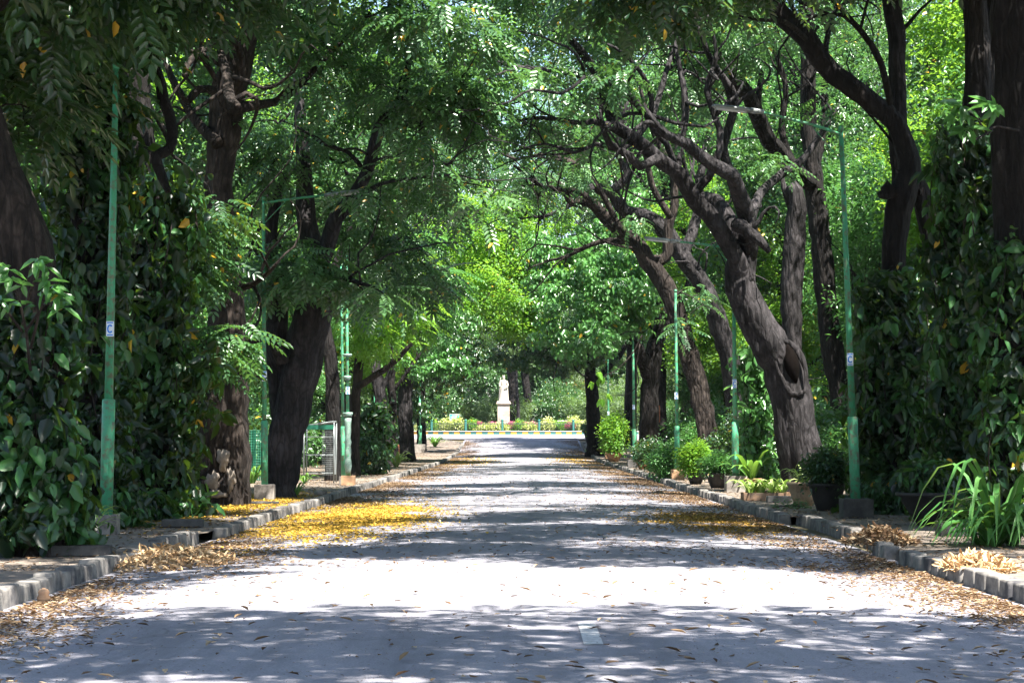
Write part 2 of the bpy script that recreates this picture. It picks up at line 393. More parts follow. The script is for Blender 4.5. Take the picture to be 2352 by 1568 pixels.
# ------------------------------------------------------------------ trees
def make_tree(name, label, limbs, pads=(), mat='bark', leaf='leaf', T=T_FROND, per=26, crad=(.55, .95), near=None,
              group=None, seed=0, cat='tree', flat=.7, droop=.35, extra=None, leafscale=(.8, 1.2), step=.35, twig=.03, ring=24, top=None, bare=0):
    """limbs: lists of (x, y, z, radius); pads: (x, y, z, rx, ry, rz, clumps); near = (limb indices, clumps, spread) hangs leaves on limb ends"""
    r = np.random.default_rng(seed + 100)
    base = Vector(limbs[0][0][:3]); t = thing(name, label, cat, base, group)
    mb = MB(); nodes = []
    paths = []
    for k, lb in enumerate(limbs):
        P = smooth_path(lb, step)
        big = P[0, 3] > .12
        if big or True:
            P[1:-1, :3] += r.normal(0, .008 + P[1:-1, 3:4] * .035, (len(P) - 2, 3))
        n = ring if P[:, 3].max() > .2 else (9 if P[:, 3].max() > .08 else 6)
        lob = [(2, .05), (3, .07), (5, .06), (9, .045)] if n == ring else [(2, .07), (3, .06)]
        v, f = sweep(P[:, :3], P[:, 3], n, True, lob, seed * 31 + k); mb.add(v, f)
        paths.append(P)
        q = P[P[:, 3] < .30] if k else P[int(len(P) * .7):]
        if len(q): nodes.append(np.column_stack([q[:, :3], q[:, 3]]))
    for q in range(bare):
        k = int(r.integers(0, len(paths))); P = paths[k]
        if P[-1, 2] < 4: continue
        i = int(r.integers(int(len(P) * .45), len(P))); a = P[i, :3]; r0 = min(P[i, 3] * .6, r.uniform(.022, .07) * (1 + .006 * P[i, 1])); Ln = r.uniform(1.8, 4.6)
        d = P[min(i + 1, len(P) - 1), :3] - P[max(i - 2, 0), :3]; d = d / (np.linalg.norm(d) + 1e-6) + r.normal(0, .75, 3) + np.array([0, 0, .25]); d /= np.linalg.norm(d)
        pts = [a]; st = Ln / 8; cv = r.normal(0, .22, 3)
        for _ in range(8):
            d = d + cv + r.normal(0, .20, 3); d /= np.linalg.norm(d); pts.append(pts[-1] + d * st)
            if _ % 3 == 2: cv = r.normal(0, .25, 3)
        rad = np.linspace(r0, .012, 9); v, f = sweep(pts, rad, 7, True, [(2, .08)], q); mb.add(v, f)
        nodes.append(np.column_stack([np.array(pts), rad]))
    centres = []
    for (x, y, z, rx, ry, rz, n) in pads:
        u = r.normal(size=(n, 3)); u /= np.linalg.norm(u, axis=1)[:, None]; u *= (r.random(n) ** (1 / 2.6))[:, None]
        centres.append(np.array([x, y, z]) + u * np.array([rx, ry, rz]))
    if near:
        for (k, n, spread) in near:
            P = paths[k]; a = int(len(P) * .45); idx = r.integers(a, len(P), n)
            centres.append(P[idx, :3] + r.normal(0, spread, (n, 3)) * np.array([1, 1, .7]))
    C = np.vstack(centres) if centres else np.zeros((0, 3))
    if len(C) and nodes:
        NN = np.vstack(nodes)
        order = np.argsort([np.min(np.linalg.norm(NN[:, :3] - c, axis=1)) for c in C])
        for ci in order:
            c = C[ci]; d = np.linalg.norm(NN[:, :3] - c, axis=1) + .6 * np.maximum(0, NN[:, 2] - c[2]); j = int(np.argmin(d))
            a = NN[j, :3]; dist = np.linalg.norm(c - a)
            if dist < .15: continue
            r0 = min(NN[j, 3] * .75, twig * (.7 + .35 * dist)); r0 = max(r0, .012)
            n = max(3, int(dist / .5)); tt = np.linspace(0, 1, n + 1)[:, None]
            perp = r.normal(size=3) * dist * .10
            P = a * (1 - tt) + c * tt + np.sin(tt * math.pi) * perp + np.array([0, 0, .12 * dist]) * np.sin(tt * math.pi)
            P[1:-1] += r.normal(0, .04 * dist ** .5, (n - 1, 3))
            rad = r0 * (1 - tt[:, 0]) + .008
            v, f = sweep(P, rad, 5 if r0 < .05 else 7, True); mb.add(v, f)
            NN = np.vstack([NN, np.column_stack([P[1:], rad[1:]])])
            for _ in range(2):                                        # bare twiglets
                e = c + r.normal(0, .35, 3); v, f = sweep([c, (c + e) / 2 + r.normal(0, .05, 3), e], [.009, .007, .003], 4, False); mb.add(v, f)
    if top is not None and len(top) and nodes:
        order = np.argsort([np.min(np.linalg.norm(NN[:, :3] - c, axis=1)) for c in top]) if len(C) else range(len(top))
        if not len(C): NN = np.vstack(nodes)
        for ci in order:
            c = top[ci]; d = np.linalg.norm(NN[:, :3] - c, axis=1) + 1.2 * np.maximum(0, NN[:, 2] - c[2] + .5); j = int(np.argmin(d))
            a = NN[j, :3]; dist = np.linalg.norm(c - a); r0 = max(.02, min(NN[j, 3] * .8, .03 + .018 * dist)); n = max(3, int(dist / .9)); tt = np.linspace(0, 1, n + 1)[:, None]
            P = a * (1 - tt) + c * tt + np.sin(tt * math.pi) * r.normal(size=3) * dist * .07 + np.array([0, 0, .14 * dist]) * np.sin(tt * math.pi)
            rad = r0 * (1 - .7 * tt[:, 0]); v, f = sweep(P, rad, 6, True); mb.add(v, f); NN = np.vstack([NN, np.column_stack([P[1:], rad[1:]])])
        pos, dirs, ups, sc, ct = clump_sprays(top, r.uniform(.7, 1.7, len(top)), 14, r, .25, .45, (.45, .95))
        leaf_mesh('upper_crown', T_FAR, pos, dirs, ups, sc, ct, M[leaf], t, seed + 5)
    mb.build('trunk', M[mat] if isinstance(mat, str) else mat, t, True)
    if len(C):
        pos, dirs, ups, sc, ct = clump_sprays(C, r.uniform(crad[0], crad[1], len(C)), per, r, droop, flat, leafscale)
        leaf_mesh('crown', T, pos, dirs, ups, sc, ct, M[leaf], t, seed)
    if extra: extra(t)
    return t
_rp = np.random.default_rng(77)
def _pool():
    out = []
    for (y0, y1, dens) in ((26.5, 41, .95), (41, 45, .30), (45, 71, .55), (71, 78, .18), (78, 110, .42), (110, 139, .30), (139, 148, .06), (148, 182, .35)):
        n = int((y1 - y0) * 34 * dens); lift = 2.6 if 44 < y0 < 100 else 0; z = _rp.uniform(12.2 + lift, 16.5 + lift * .8 + max(0, y0 - 60) * .09, n)
        out.append(np.column_stack([_rp.uniform(-15, 19, n), _rp.uniform(y0, y1, n) - .49 * z, z + (_rp.uniform(0, 3, n))]))
    return np.vstack(out)
POOL = _pool()
def take(side, y0, y1):
    """canopy clumps high over the avenue that this tree carries"""
    global POOL
    k = (np.sign(POOL[:, 0] - .5) == side) & (POOL[:, 1] >= y0) & (POOL[:, 1] < y1); out = POOL[k]; POOL = POOL[~k]; return out
def L2(pts, D, dD=0):
    """limb traced as (px, py, width px) at distance D; dD is how much farther its tip lies"""
    out = []
    for i, (px, py, w) in enumerate(pts):
        d = D + dD * i / max(1, len(pts) - 1); p = pt(px, py, d); out.append((p.x, p.y, p.z, w * d / F / 2))
    return out
def root(lb, z=None, flare=1.35):
    """lengthen a limb's first point down into the soil with a flare"""
    x, y, zz, r = lb[0]; g = float(prof(y)) + .1
    return [(x, y, g - .25, r * flare), (x, y, g + .25, r * (1 + (flare - 1) * .5))] + [p for p in lb if p[2] > g + .5]
def pad(px, py, D, rx, rz, n, ry=None):
    p = pt(px, py, D); return (p.x, p.y, p.z, rx, ry or rx, rz, n)

# ------------------------------------------------------------------ the ground
def sheet(name, xs, ys, zf, mat, label=None, uv=None):
    X, Y = np.meshgrid(xs, ys); Z = zf(X, Y)
    V = np.column_stack([X.ravel(), Y.ravel(), Z.ravel()]); nx = len(xs); f = []
    i = np.arange(len(ys) - 1)[:, None] * nx + np.arange(nx - 1)[None, :]
    Fc = np.stack([i, i + 1, i + 1 + nx, i + nx], axis=-1).reshape(-1, 4)
    o = np_mesh(name, V, Fc, mat, None, True); o['kind'] = 'structure'; return o
ysr = np.concatenate([np.arange(-40, 120, 4.0), np.arange(120, 212, 2.0), np.arange(212, 900, 40)])
def gz(X, Y):
    side = np.clip((np.abs(X) - 8) / 2, 0, 1) * .15
    return prof(Y) - .03 + np.where(Y < 186, side, 0) + .05 * np.sin(X * .31) * np.sin(Y * .17) * (np.abs(X) > 13)
sheet('ground', np.concatenate([np.arange(-400, -20, 20), np.arange(-20, 20.1, 1), np.arange(40, 401, 20)]), ysr, gz, M['earth'])
ysn = ysr[ysr <= 190]
sheet('road', np.linspace(-5.45, 5.45, 23), ysn, lambda X, Y: prof(Y) + .10 * (1 - (X / 5.4) ** 2) + .006 * np.sin(X * 2.1 + Y * .31), M['asphalt'])
sheet('ring_road', np.linspace(-60, 60, 60), np.arange(188, 215, 1.0), lambda X, Y: prof(Y) + .108, M['asphalt'])

def kerb_edge(side, y):
    """X of the kerb face as the road really runs: short offsets where stones have shifted"""
    base = 5.28 if side < 0 else 5.38
    if side < 0: base += .12 * (26.5 > y) + (.30 if 28 < y < 34 else 0)
    else: base += (.32 if 29.5 < y < 41 else 0)
    if y > 176: base += (y - 176) ** 2 * .035
    return side * (base + .05 * math.sin(y * .35 + side))
def pavement(side):
    ys = np.arange(4, 187, 1.0); v, f = [], []
    for y in ys:
        x0 = kerb_edge(side, y) + side * .22; x1 = side * 12.5; z = float(prof(y))
        for k, t in enumerate((0, .08, .3, .6, 1)):
            v.append((x0 + (x1 - x0) * t, y, z + .146 + .012 * math.sin(y * 1.3 + k * 2) + (.0 if t else -.004)))
    for i in range(len(ys) - 1):
        for k in range(4): f.append((i * 5 + k, i * 5 + k + 1, i * 5 + k + 6, i * 5 + k + 5) if side > 0 else (i * 5 + k, i * 5 + k + 5, i * 5 + k + 6, i * 5 + k + 1))
    o = np_mesh('pavement', v, f, M['paving'], None, True); o['kind'] = 'structure'
    mb = MB(); r = random.Random(5 + side)
    y = 8.0
    while y < 186:
        ln = r.uniform(.42, .62)
        gap = (side < 0 and 33.6 < y < 34.4) or (side > 0 and 27.8 < y < 28.9)
        if not gap:
            x = kerb_edge(side, y) + side * .12 + r.uniform(-.018, .018); z = float(prof(y))
            mb.box((x, y + ln / 2, z + .065 + r.uniform(-.02, .02)), (.26, ln - .035, .28), rz=r.uniform(-.06, .06), bev=.035, taper=.9)
        y += ln
    o = mb.build('kerb', M['kerb'], None, True); o['kind'] = 'structure'
for s in (-1, 1): pavement(s)

# worn dash of paint on the crown of the road
x0, y0 = gxy(1375, 1480, .1); x1, y1 = gxy(1372, 1432, .1)
dv = np.array([(x, y, .0) for x in (x0 - .12, x0 + .04) for y in np.linspace(y0, y1, 6)]); dv[:, 2] = [.1 * (1 - (x / 5.4) ** 2) + .006 * math.sin(x * 2.1 + y * .31) + .006 for x, y, _ in dv]
md, nt, b, N_, L_ = newmat('worn_paint')
nn = noise(N_, L_, world_coords(N_, L_), 14, 6, .8); L_.new(ramp(N_, L_, nn, [(.4, (.5, .5, .5)), (.62, (.26, .26, .27))]), b.inputs['Base Color']); b.inputs['Roughness'].default_value = .9
o = np_mesh('road_marking', dv, [(i, i + 6, i + 7, i + 1) for i in range(5)], md); o['kind'] = 'structure'

# ------------------------------------------------------------------ lamp posts
def lamp_post(px, py, label, arm=0, H=8.0, lean=0.0, plinth='concrete', sticker=True, wrap=False, sleeve=1.9, top_px=None, plin=(.42, .42, .34), D=None, r=.06, gx=None, arm_z=.45):
    if gx is None:
        if D: p = pt(px, py, D); X, Y = p.x, D
        else: X, Y = gxy(px, py)
    else: X, Y = gx
    z = float(prof(Y)) + .14
    t = thing('street_lamp', label, 'street lamp', (X, Y, z), 'green street lamps along the avenue')
    ph = plin[2]
    MB().box((X, Y, z + ph / 2), plin, bev=.02, rz=.04).build('plinth', M[plinth], t)
    def P(h): return (X + lean * h, Y, z + h)
    MB().tube([P(ph - .01), P(sleeve + ph * .4), P(sleeve + ph * .4 + .02)], [r * 1.5, r * 1.5, r * 1.2], 16).build('sleeve', M['green_paint'], t, True)
    m = MB(); m.tube([P(sleeve + ph * .4 - .05), P(H * .6), P(H)], [r, r * .85, r * .62], 14)
    m.tube([P(H - .02), P(H + .06), P(H + .09)], [r * .8, r * .8, r * .2], 12); m.build('pole', M['green_paint'], t, True)
    MB().box(np.array(P(1.15)) + np.array((0, -r * 1.5 - .004, 0)), (.075, .015, .30), bev=.004).build('access_door', M['green_paint'], t)
    if sticker:
        q = np.array(P(sleeve + 1.35)); s = -1 if X > 0 else 1
        st = MB().box(q + np.array((s * .015, -r * 1.02 - .012, 0)), (.13, .012, .26), mi=0).build('sticker', M['sticker_white'], t)
        m = MB(); c = q + np.array((s * .015, -r * 1.02 - .021, 0))
        ring_ = [c + np.array((.038 * math.cos(a), 0, .062 * math.sin(a))) for a in np.linspace(.7, 5.6, 12)]
        m.tube(ring_, .014, 5); m.box(c + np.array((0, 0, .105)), (.10, .006, .02)); m.box(c + np.array((0, 0, -.105)), (.10, .006, .02))
        m.build('print', M['sticker_blue'], st)
    if arm:
        a = MB(); e = np.array(P(H - .1)); L = 1.75
        pts = [e + np.array((arm * L * u, -.25 * u, arm_z * (u ** .8))) for u in np.linspace(0, 1, 7)]
        a.tube(pts, np.linspace(.035, .026, 7), 8)
        a.tube([e + np.array((0, 0, -.55)), e + np.array((arm * .35 * L, -.09, arm_z * .35))], .012, 6)
        arm_o = a.build('arm', M['green_paint'], t, True)
        q = pts[-1]; d = np.array((arm, -.1, .10)); d /= np.linalg.norm(d)
        b_ = MB(); b_.tube([q - d * .12, q + d * .16], [.05, .06], 10); b_.tube([q + d * .1, q + d * .3, q + d * .9, q + d * .97], [.04, .06, .05, .015], 10)
        lum = b_.build('lamp_head', M['grey_metal'], arm_o, True)
        lum2 = MB().tube([q + d * .25 + np.array((0, 0, -.03)), q + d * .88 + np.array((0, 0, -.03))], [.045, .04], 10).build('lamp_cover', M['lamp_white'], arm_o, True)
    if wrap:
        for (h0, h1, rr) in ((.4, 2.3, .11), (2.35, 2.5, .16), (3.6, 3.75, .12), (4.4, 4.5, .15)):
            rw = np.random.default_rng(3); hs = np.linspace(h0, h1, max(4, int((h1 - h0) / .12)))
            MB().tube([P(h) for h in hs], rr + rw.uniform(-.025, .03, len(hs)), 12).build('wrapping', M['tape'], t, True)
    return t
lamp_post(243, 1226, 'tall green street lamp in front of the vine-covered trunks, nearest on the left pavement', lean=.012, H=8.0, r=.075, sleeve=2.15)
lamp_post(608, 1148, 'green street lamp with thin curved arm between two thick brown trunks', arm=1, lean=-.010, H=7.9, r=.06, arm_z=.2, plin=(.52, .45, .42))
lamp_post(800, 1114, 'green street lamp wrapped in torn clear plastic on an orange plinth', wrap=True, H=8.0, lean=-.012, plinth='concrete_tan', plin=(.48, .45, .34))
lamp_post(789, 1111, 'plain green street lamp standing just behind the plastic-wrapped one', H=7.7, lean=-.014, sticker=False, plin=(.3, .3, .28), r=.055)
lamp_post(1967, 1188, 'green street lamp on the right with long arm and flat lamp head', arm=-1, lean=-.031, H=8.0, plinth='concrete_dark', plin=(.62, .5, .40), r=.07)
lamp_post(1690, 1130, 'green street lamp beside the pots in front of the arching hollow tree', arm=-1, lean=-.004, H=7.4, r=.07, plin=(.62, .5, .50), arm_z=.2, plinth='concrete')
lamp_post(1556, 1101, 'green street lamp on a pale plinth beside the fern-like shrub', H=7.3, lean=-.006, r=.07, plinth='concrete_tan', plin=(.5, .45, .4))
lamp_post(1458, 1074, 'green street lamp in front of the dark forked trunk', H=8, r=.08, lean=-.012, plinth='concrete_dark', plin=(.8, .5, .45))
lamp_post(1398, 1056, 'green street lamp behind the hanging sprig of lime leaves', H=7, r=.085, lean=-.004, plinth='concrete_tan', plin=(.5, .5, .45))
lamp_post(922, 1024, 'leaning green street lamp beside the brick heap on the left', H=8, r=.095, lean=.03, sticker=True, gx=(-8.4, 140), plin=(.5, .5, .3))
lamp_post(955, 1040, 'short-looking green street lamp by the pale pavement end, farthest on the left', H=5.6, r=.10, lean=0, gx=(-8.3, 160), plin=(.9, .9, .7))
lamp_post(1362, 1040, 'dull green street lamp against the farthest dark trunk on the right', H=6.5, r=.10, gx=(6.6, 172), sticker=False)
lamp_post(855, 1050, 'thin green street lamp half hidden behind the leafy trunk on the left', H=6.5, r=.08, gx=(-9.6, 128), sticker=False)

# ------------------------------------------------------------------ trees of the avenue, traced limbs
AV = 'trees lining the avenue'
# --- right side
def hollow(t):                                             # cavity shade painted as a near-black bulge, ringed by a raised bark lip
    c = [pt(1813, 792, 57.5), pt(1828, 830, 57.4), pt(1832, 868, 57.35), pt(1818, 845, 57.4), pt(1803, 815, 57.5)]
    lip = [pt(1797, 785, 57.65), pt(1780, 810, 57.60), pt(1783, 840, 57.55), pt(1797, 870, 57.50), pt(1818, 905, 57.45), pt(1846, 900, 57.40), pt(1852, 860, 57.40), pt(1838, 815, 57.50), pt(1812, 785, 57.60), pt(1797, 785, 57.65)]
    P = smooth_path([(p.x, p.y, p.z, .065 + .025 * math.sin(i * 2)) for i, p in enumerate(lip)], .12)
    v, f = sweep(P[:, :3], P[:, 3], 8, True, [(2, .15), (3, .1)], 4); np_mesh('bark_lip', v, f, M['bark_grey'], t, True)
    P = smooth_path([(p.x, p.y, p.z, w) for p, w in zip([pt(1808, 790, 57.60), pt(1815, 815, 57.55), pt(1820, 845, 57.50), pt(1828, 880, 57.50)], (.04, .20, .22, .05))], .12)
    v, f = sweep(P[:, :3], P[:, 3], 10, True); np_mesh('hollow', v, f, M['painted_dark'], t, True)
rt1 = [root(L2([(1858, 1135, 105), (1845, 1060, 98), (1832, 980, 90), (1818, 900, 90), (1795, 830, 84), (1748, 760, 78), (1714, 690, 74), (1700, 625, 70), (1708, 575, 62)], 58)),
       L2([(1712, 660, 50), (1693, 595, 44), (1645, 514, 40), (1593, 452, 38), (1555, 395, 36), (1508, 362, 35), (1461, 319, 32), (1413, 290, 28), (1399, 238, 25), (1380, 190, 22), (1342, 124, 19), (1308, 90, 14)], 58, -4),
       L2([(1704, 560, 36), (1673, 500, 34), (1645, 462, 32), (1600, 455, 26)], 58, 1),
       L2([(1714, 590, 50), (1721, 523, 44), (1702, 452, 38), (1683, 405, 34), (1636, 376, 30), (1578, 333, 26), (1532, 310, 21), (1461, 238, 18), (1404, 195, 17), (1342, 176, 14), (1271, 162, 13), (1199, 157, 11), (1137, 138, 9), (1090, 90, 6), (1052, 48, 4)], 58, -8),
       L2([(1706, 560, 30), (1735, 470, 26), (1750, 440, 22), (1795, 400, 20), (1850, 360, 18), (1930, 240, 10)], 58, 3),
       L2([(1413, 290, 18), (1365, 281, 14), (1318, 281, 12), (1246, 271, 9), (1199, 276, 5)], 55, -1),
       L2([(1508, 362, 24), (1470, 380, 22), (1440, 355, 20), (1400, 330, 16), (1380, 280, 12)], 56, -2),
       L2([(1688, 515, 32), (1720, 530, 30), (1768, 578, 12)], 57, -.5),
       L2([(1683, 405, 22), (1660, 340, 20), (1690, 230, 18), (1640, 150, 14), (1600, 60, 10)], 58, -2),
       L2([(1636, 376, 16), (1625, 410, 12), (1605, 440, 9)], 57.5, 0),
       L2([(1555, 395, 22), (1560, 330, 20), (1575, 260, 18), (1560, 150, 13), (1540, 60, 9)], 58, 1),
       L2([(1461, 319, 18), (1500, 260, 16), (1520, 200, 13), (1545, 120, 10), (1600, 20, 6)], 58, 2),
       L2([(1593, 452, 20), (1640, 380, 17), (1652, 300, 15), (1622, 210, 12), (1645, 120, 10), (1620, 20, 6)], 57, -1),
       L2([(1555, 395, 18), (1532, 330, 15), (1498, 290, 14), (1492, 205, 12), (1440, 130, 9), (1375, 95, 6), (1300, 90, 4)], 57, -3),
       L2([(1461, 319, 14), (1425, 345, 12), (1370, 330, 10), (1320, 350, 8), (1250, 330, 6), (1180, 350, 4)], 56, -3),
       L2([(1342, 176, 9), (1290, 215, 8), (1225, 205, 6), (1150, 240, 5), (1090, 225, 3)], 51, -2),
       L2([(1199, 157, 6), (1130, 175, 5), (1080, 230, 3)], 50.5, -.5)]
make_tree('avenue_tree', 'hollow-trunked tree arching from the right over the road, dark cavity in its bark', rt1,
          [pad(1420, 20, 62, 3.2, 1.2, 9), pad(1200, 50, 57, 2.4, 1.2, 10), pad(1560, 200, 63, 1.6, 1.6, 5), pad(1700, 40, 62, 2.6, 1.0, 10), pad(1070, 230, 51, 1.2, 1.0, 6), pad(1350, -120, 54, 4, 1.2, 22)],
          'bark_grey', 'leaf', T_FROND, 24, group=AV, seed=1, bare=70, top=take(1, 46, 56), near=[(1, 3, .9), (3, 6, .8), (5, 3, .6), (8, 2, .8), (4, 2, .8)], extra=hollow)
rt2 = [root(L2([(1634, 1085, 50), (1624, 1000, 46), (1607, 900, 44), (1580, 800, 42), (1552, 710, 40), (1520, 640, 40), (1489, 600, 38), (1461, 557, 34), (1427, 533, 30), (1380, 486, 26), (1352, 462, 24), (1314, 467, 18), (1300, 443, 15), (1281, 419, 12), (1233, 395, 8)], 86)),
       L2([(1500, 600, 30), (1530, 590, 26), (1535, 530, 24), (1550, 470, 20), (1545, 400, 16), (1500, 300, 12), (1470, 200, 8)], 86, 0),
       L2([(1380, 486, 16), (1330, 440, 13), (1250, 430, 10), (1180, 380, 6)], 86, -4),
       L2([(1461, 557, 18), (1380, 555, 12), (1300, 590, 8), (1250, 600, 5)], 86, 3),
       L2([(1427, 533, 16), (1385, 450, 14), (1335, 385, 12), (1255, 355, 9), (1185, 365, 7), (1110, 330, 4)], 85, -4),
       L2([(1540, 500, 16), (1500, 430, 14), (1475, 340, 12), (1410, 280, 10), (1400, 180, 7), (1340, 100, 4)], 85, -2)]
make_tree('avenue_tree', 'slim brown tree on the right leaning in towards the road behind the fern-like shrub', rt2,
          [pad(1300, 330, 90, 3.0, 2.0, 11), pad(1180, 400, 86, 1.8, 1.2, 7), pad(1480, 180, 92, 3.5, 2.2, 12)], 'bark_brown', 'leaf', T_FROND, 22, group=AV, seed=2, bare=40, top=take(1, 70, 88), near=[(0, 6, 1.0), (2, 8, .8)])
rt3 = [root(L2([(1700, 1060, 46), (1692, 960, 44), (1685, 870, 44), (1668, 790, 44), (1650, 740, 44), (1620, 665, 42), (1570, 590, 40), (1527, 529, 38), (1480, 495, 35), (1437, 486, 31), (1404, 443, 28), (1361, 429, 24), (1323, 410, 20), (1309, 371, 17), (1275, 305, 12)], 93)),
       L2([(1404, 443, 20), (1440, 400, 18), (1420, 330, 14), (1440, 230, 10)], 91, 0),
       L2([(1361, 429, 18), (1310, 470, 12), (1240, 500, 8), (1200, 480, 5)], 90, -3),
       L2([(1570, 590, 26), (1600, 500, 22), (1610, 400, 18), (1640, 250, 12)], 93, 2)]
make_tree('avenue_tree', 'grey smooth-limbed tree curving left directly behind the slim brown one', rt3,
          [pad(1250, 250, 96, 3.4, 2.4, 13), pad(1420, 300, 98, 3, 2, 9), pad(1120, 300, 94, 2.2, 1.6, 9), pad(1620, 250, 100, 3.5, 2.5, 14)], 'bark_grey', 'leaf_mid', T_FROND, 22, group=AV, seed=3, bare=40, top=take(1, 88, 97))
rt4 = [root(L2([(1938, 1085, 46), (1935, 1000, 44), (1928, 900, 44), (1912, 800, 46), (1900, 700, 46), (1890, 600, 46), (1878, 500, 46), (1868, 400, 42), (1858, 300, 38), (1855, 180, 36), (1850, 60, 36), (1852, -60, 34), (1840, -260, 26)], 72)),
       L2([(1860, 420, 40), (1831, 395, 40), (1769, 324, 36), (1721, 228, 34), (1673, 157, 30), (1626, 81, 28), (1578, 10, 25), (1500, -80, 20), (1380, -160, 12)], 72, -10),
       L2([(1865, 430, 20), (1890, 300, 18), (1895, 190, 16), (1905, 60, 13), (1960, -60, 9)], 72, 1),
       L2([(1769, 324, 18), (1742, 240, 15), (1748, 150, 13), (1702, 60, 10), (1690, -40, 6)], 69, -2),
       L2([(1831, 395, 18), (1795, 300, 15), (1805, 200, 13), (1778, 100, 10), (1792, -10, 6)], 71, -1),
       L2([(1673, 157, 14), (1600, 100, 12), (1540, 40, 10), (1440, 10, 7), (1370, 20, 4)], 68, -6),
       L2([(1721, 228, 14), (1680, 210, 11), (1600, 170, 9), (1530, 150, 5)], 70, -2)]
make_tree('avenue_tree', 'straight black-stemmed tree on the right with one limb slanting up to the left', rt4,
          [pad(1480, -120, 62, 3.4, 1.4, 26), pad(1740, -140, 66, 3.5, 1.5, 24), pad(1880, -200, 72, 4, 2, 22), pad(1600, 40, 66, 2, .8, 4)], 'bark_dark', 'leaf', T_FROND, 22, group=AV, seed=4, bare=44, top=take(1, 56, 70), near=[(5, 8, .6)])
rt5 = [root(L2([(2062, 1175, 62), (2060, 1000, 60), (2056, 800, 58), (2050, 700, 56), (2054, 595, 54), (2060, 523, 56), (2070, 450, 62), (2090, 400, 54), (2080, 340, 48), (2057, 285, 46), (2004, 238, 46), (1960, 205, 46), (1918, 171, 44), (1851, 90, 44), (1793, 33, 42), (1760, -20, 40), (1700, -120, 32), (1560, -220, 20)], 43)),
       L2([(2066, 470, 44), (2064, 285, 40), (2060, 143, 38), (2047, 0, 38), (2040, -150, 32), (2000, -320, 22)], 43.6, 1),
       L2([(2150, 1130, 46), (2160, 800, 46), (2148, 595, 46), (2128, 500, 44), (2104, 420, 42)], 43.5, 0),
       L2([(2052, 430, 44), (2030, 445, 30), (2020, 440, 14)], 42.8, 0),
       L2([(2045, 240, 16), (2025, 150, 15), (1975, 70, 14), (1920, 10, 12), (1880, -30, 8)], 42.5, -1),
       L2([(1851, 90, 12), (1800, 50, 11), (1740, 45, 9), (1650, 20, 7), (1560, -10, 5)], 42.5, -4)]
make_tree('avenue_tree', 'black tree with a swollen knot and an elbow limb rising over the lamp arm', rt5,
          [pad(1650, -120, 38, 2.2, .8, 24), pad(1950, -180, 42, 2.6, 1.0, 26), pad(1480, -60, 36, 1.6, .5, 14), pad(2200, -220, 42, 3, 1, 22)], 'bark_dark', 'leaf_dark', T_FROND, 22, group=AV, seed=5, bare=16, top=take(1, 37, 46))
rt6 = [root(L2([(2262, 1170, 90), (2262, 900, 84), (2258, 600, 80), (2252, 400, 72), (2246, 214, 60), (2245, 95, 50), (2238, 0, 50), (2225, -150, 44), (2200, -300, 34)], 40)),
       L2([(2255, 240, 46), (2272, 120, 44), (2288, 0, 44), (2310, -140, 38), (2350, -300, 26)], 40, 1),]
make_tree('avenue_tree', 'dark fork-topped tree wrapped in climbing leaves, right of the knotted one', rt6, [pad(2220, -250, 38, 3, 1, 24), pad(2050, -220, 36, 2, .8, 14), (11.5, 33.5, 12.5, 3.2, 5, .8, 40)], 'bark_dark', 'leaf_dark', T_FROND, 22, group=AV, seed=6, top=take(1, 28, 37))  # last pad: unseen foliage above the view, added to shade the right creepers
rt7 = [root(L2([(2352, 1190, 130), (2350, 800, 125), (2345, 400, 120), (2338, 100, 112), (2335, -60, 104), (2300, -320, 80)], 34)),
       L2([(2335, -60, 60), (2200, -200, 46), (2000, -330, 30), (1800, -420, 16)], 34, -3)]
make_tree('avenue_tree', 'massive black trunk cut by the right edge of the view', rt7, [pad(1900, -420, 31, 2.2, .8, 26), pad(2200, -380, 32, 2, .8, 20), pad(1600, -480, 29, 1.8, .8, 18)], 'bark_dark', 'leaf_dark', T_FROND, 22, group=AV, seed=7, top=take(1, 0, 28))
rt8 = [root(L2([(1822, 900, 42), (1818, 780, 44), (1818, 660, 46), (1826, 540, 46), (1830, 460, 42), (1815, 425, 30)], 68, 0)), L2([(1815, 470, 20), (1800, 430, 14), (1798, 405, 8)], 68)]
make_tree('dead_tree', 'grey dead tree stump with a broken top, between the hollow tree and the black stem', rt8, [], 'bark_grey', 'leaf', T_FROND, group=AV, seed=8, cat='dead tree')
rt9 = [root(L2([(1488, 1050, 50), (1490, 960, 46), (1494, 880, 42), (1500, 810, 40), (1515, 760, 34), (1520, 680, 28), (1500, 600, 20)], 108)),
       L2([(1492, 870, 34), (1470, 810, 26), (1455, 790, 22), (1400, 770, 16), (1300, 775, 10)], 108, -4),
       L2([(1515, 760, 20), (1560, 700, 16), (1600, 620, 10)], 108, 3)]
make_tree('avenue_tree', 'black forked tree behind the fourth lamp on the right, holding broad pale leaves', rt9,
          [pad(1340, 690, 104, 3.2, 2.4, 40), pad(1440, 660, 106, 2.6, 2.2, 30), pad(1290, 600, 108, 2.4, 1.8, 20), pad(1420, 540, 110, 3.0, 2.2, 26), pad(1320, 780, 100, 1.8, .8, 12)], 'bark_dark', 'leaf_mid', T_BROAD, 26, group=AV, seed=9, bare=20, top=take(1, 97, 125), leafscale=(1.2, 1.8), crad=(.6, 1.0))
rt10 = [root(L2([(1365, 1030, 34), (1362, 950, 30), (1358, 880, 26), (1345, 820, 18), (1320, 780, 10)], 152)),
        L2([(1360, 880, 14), (1420, 820, 12), (1450, 760, 8)], 152, 2)]
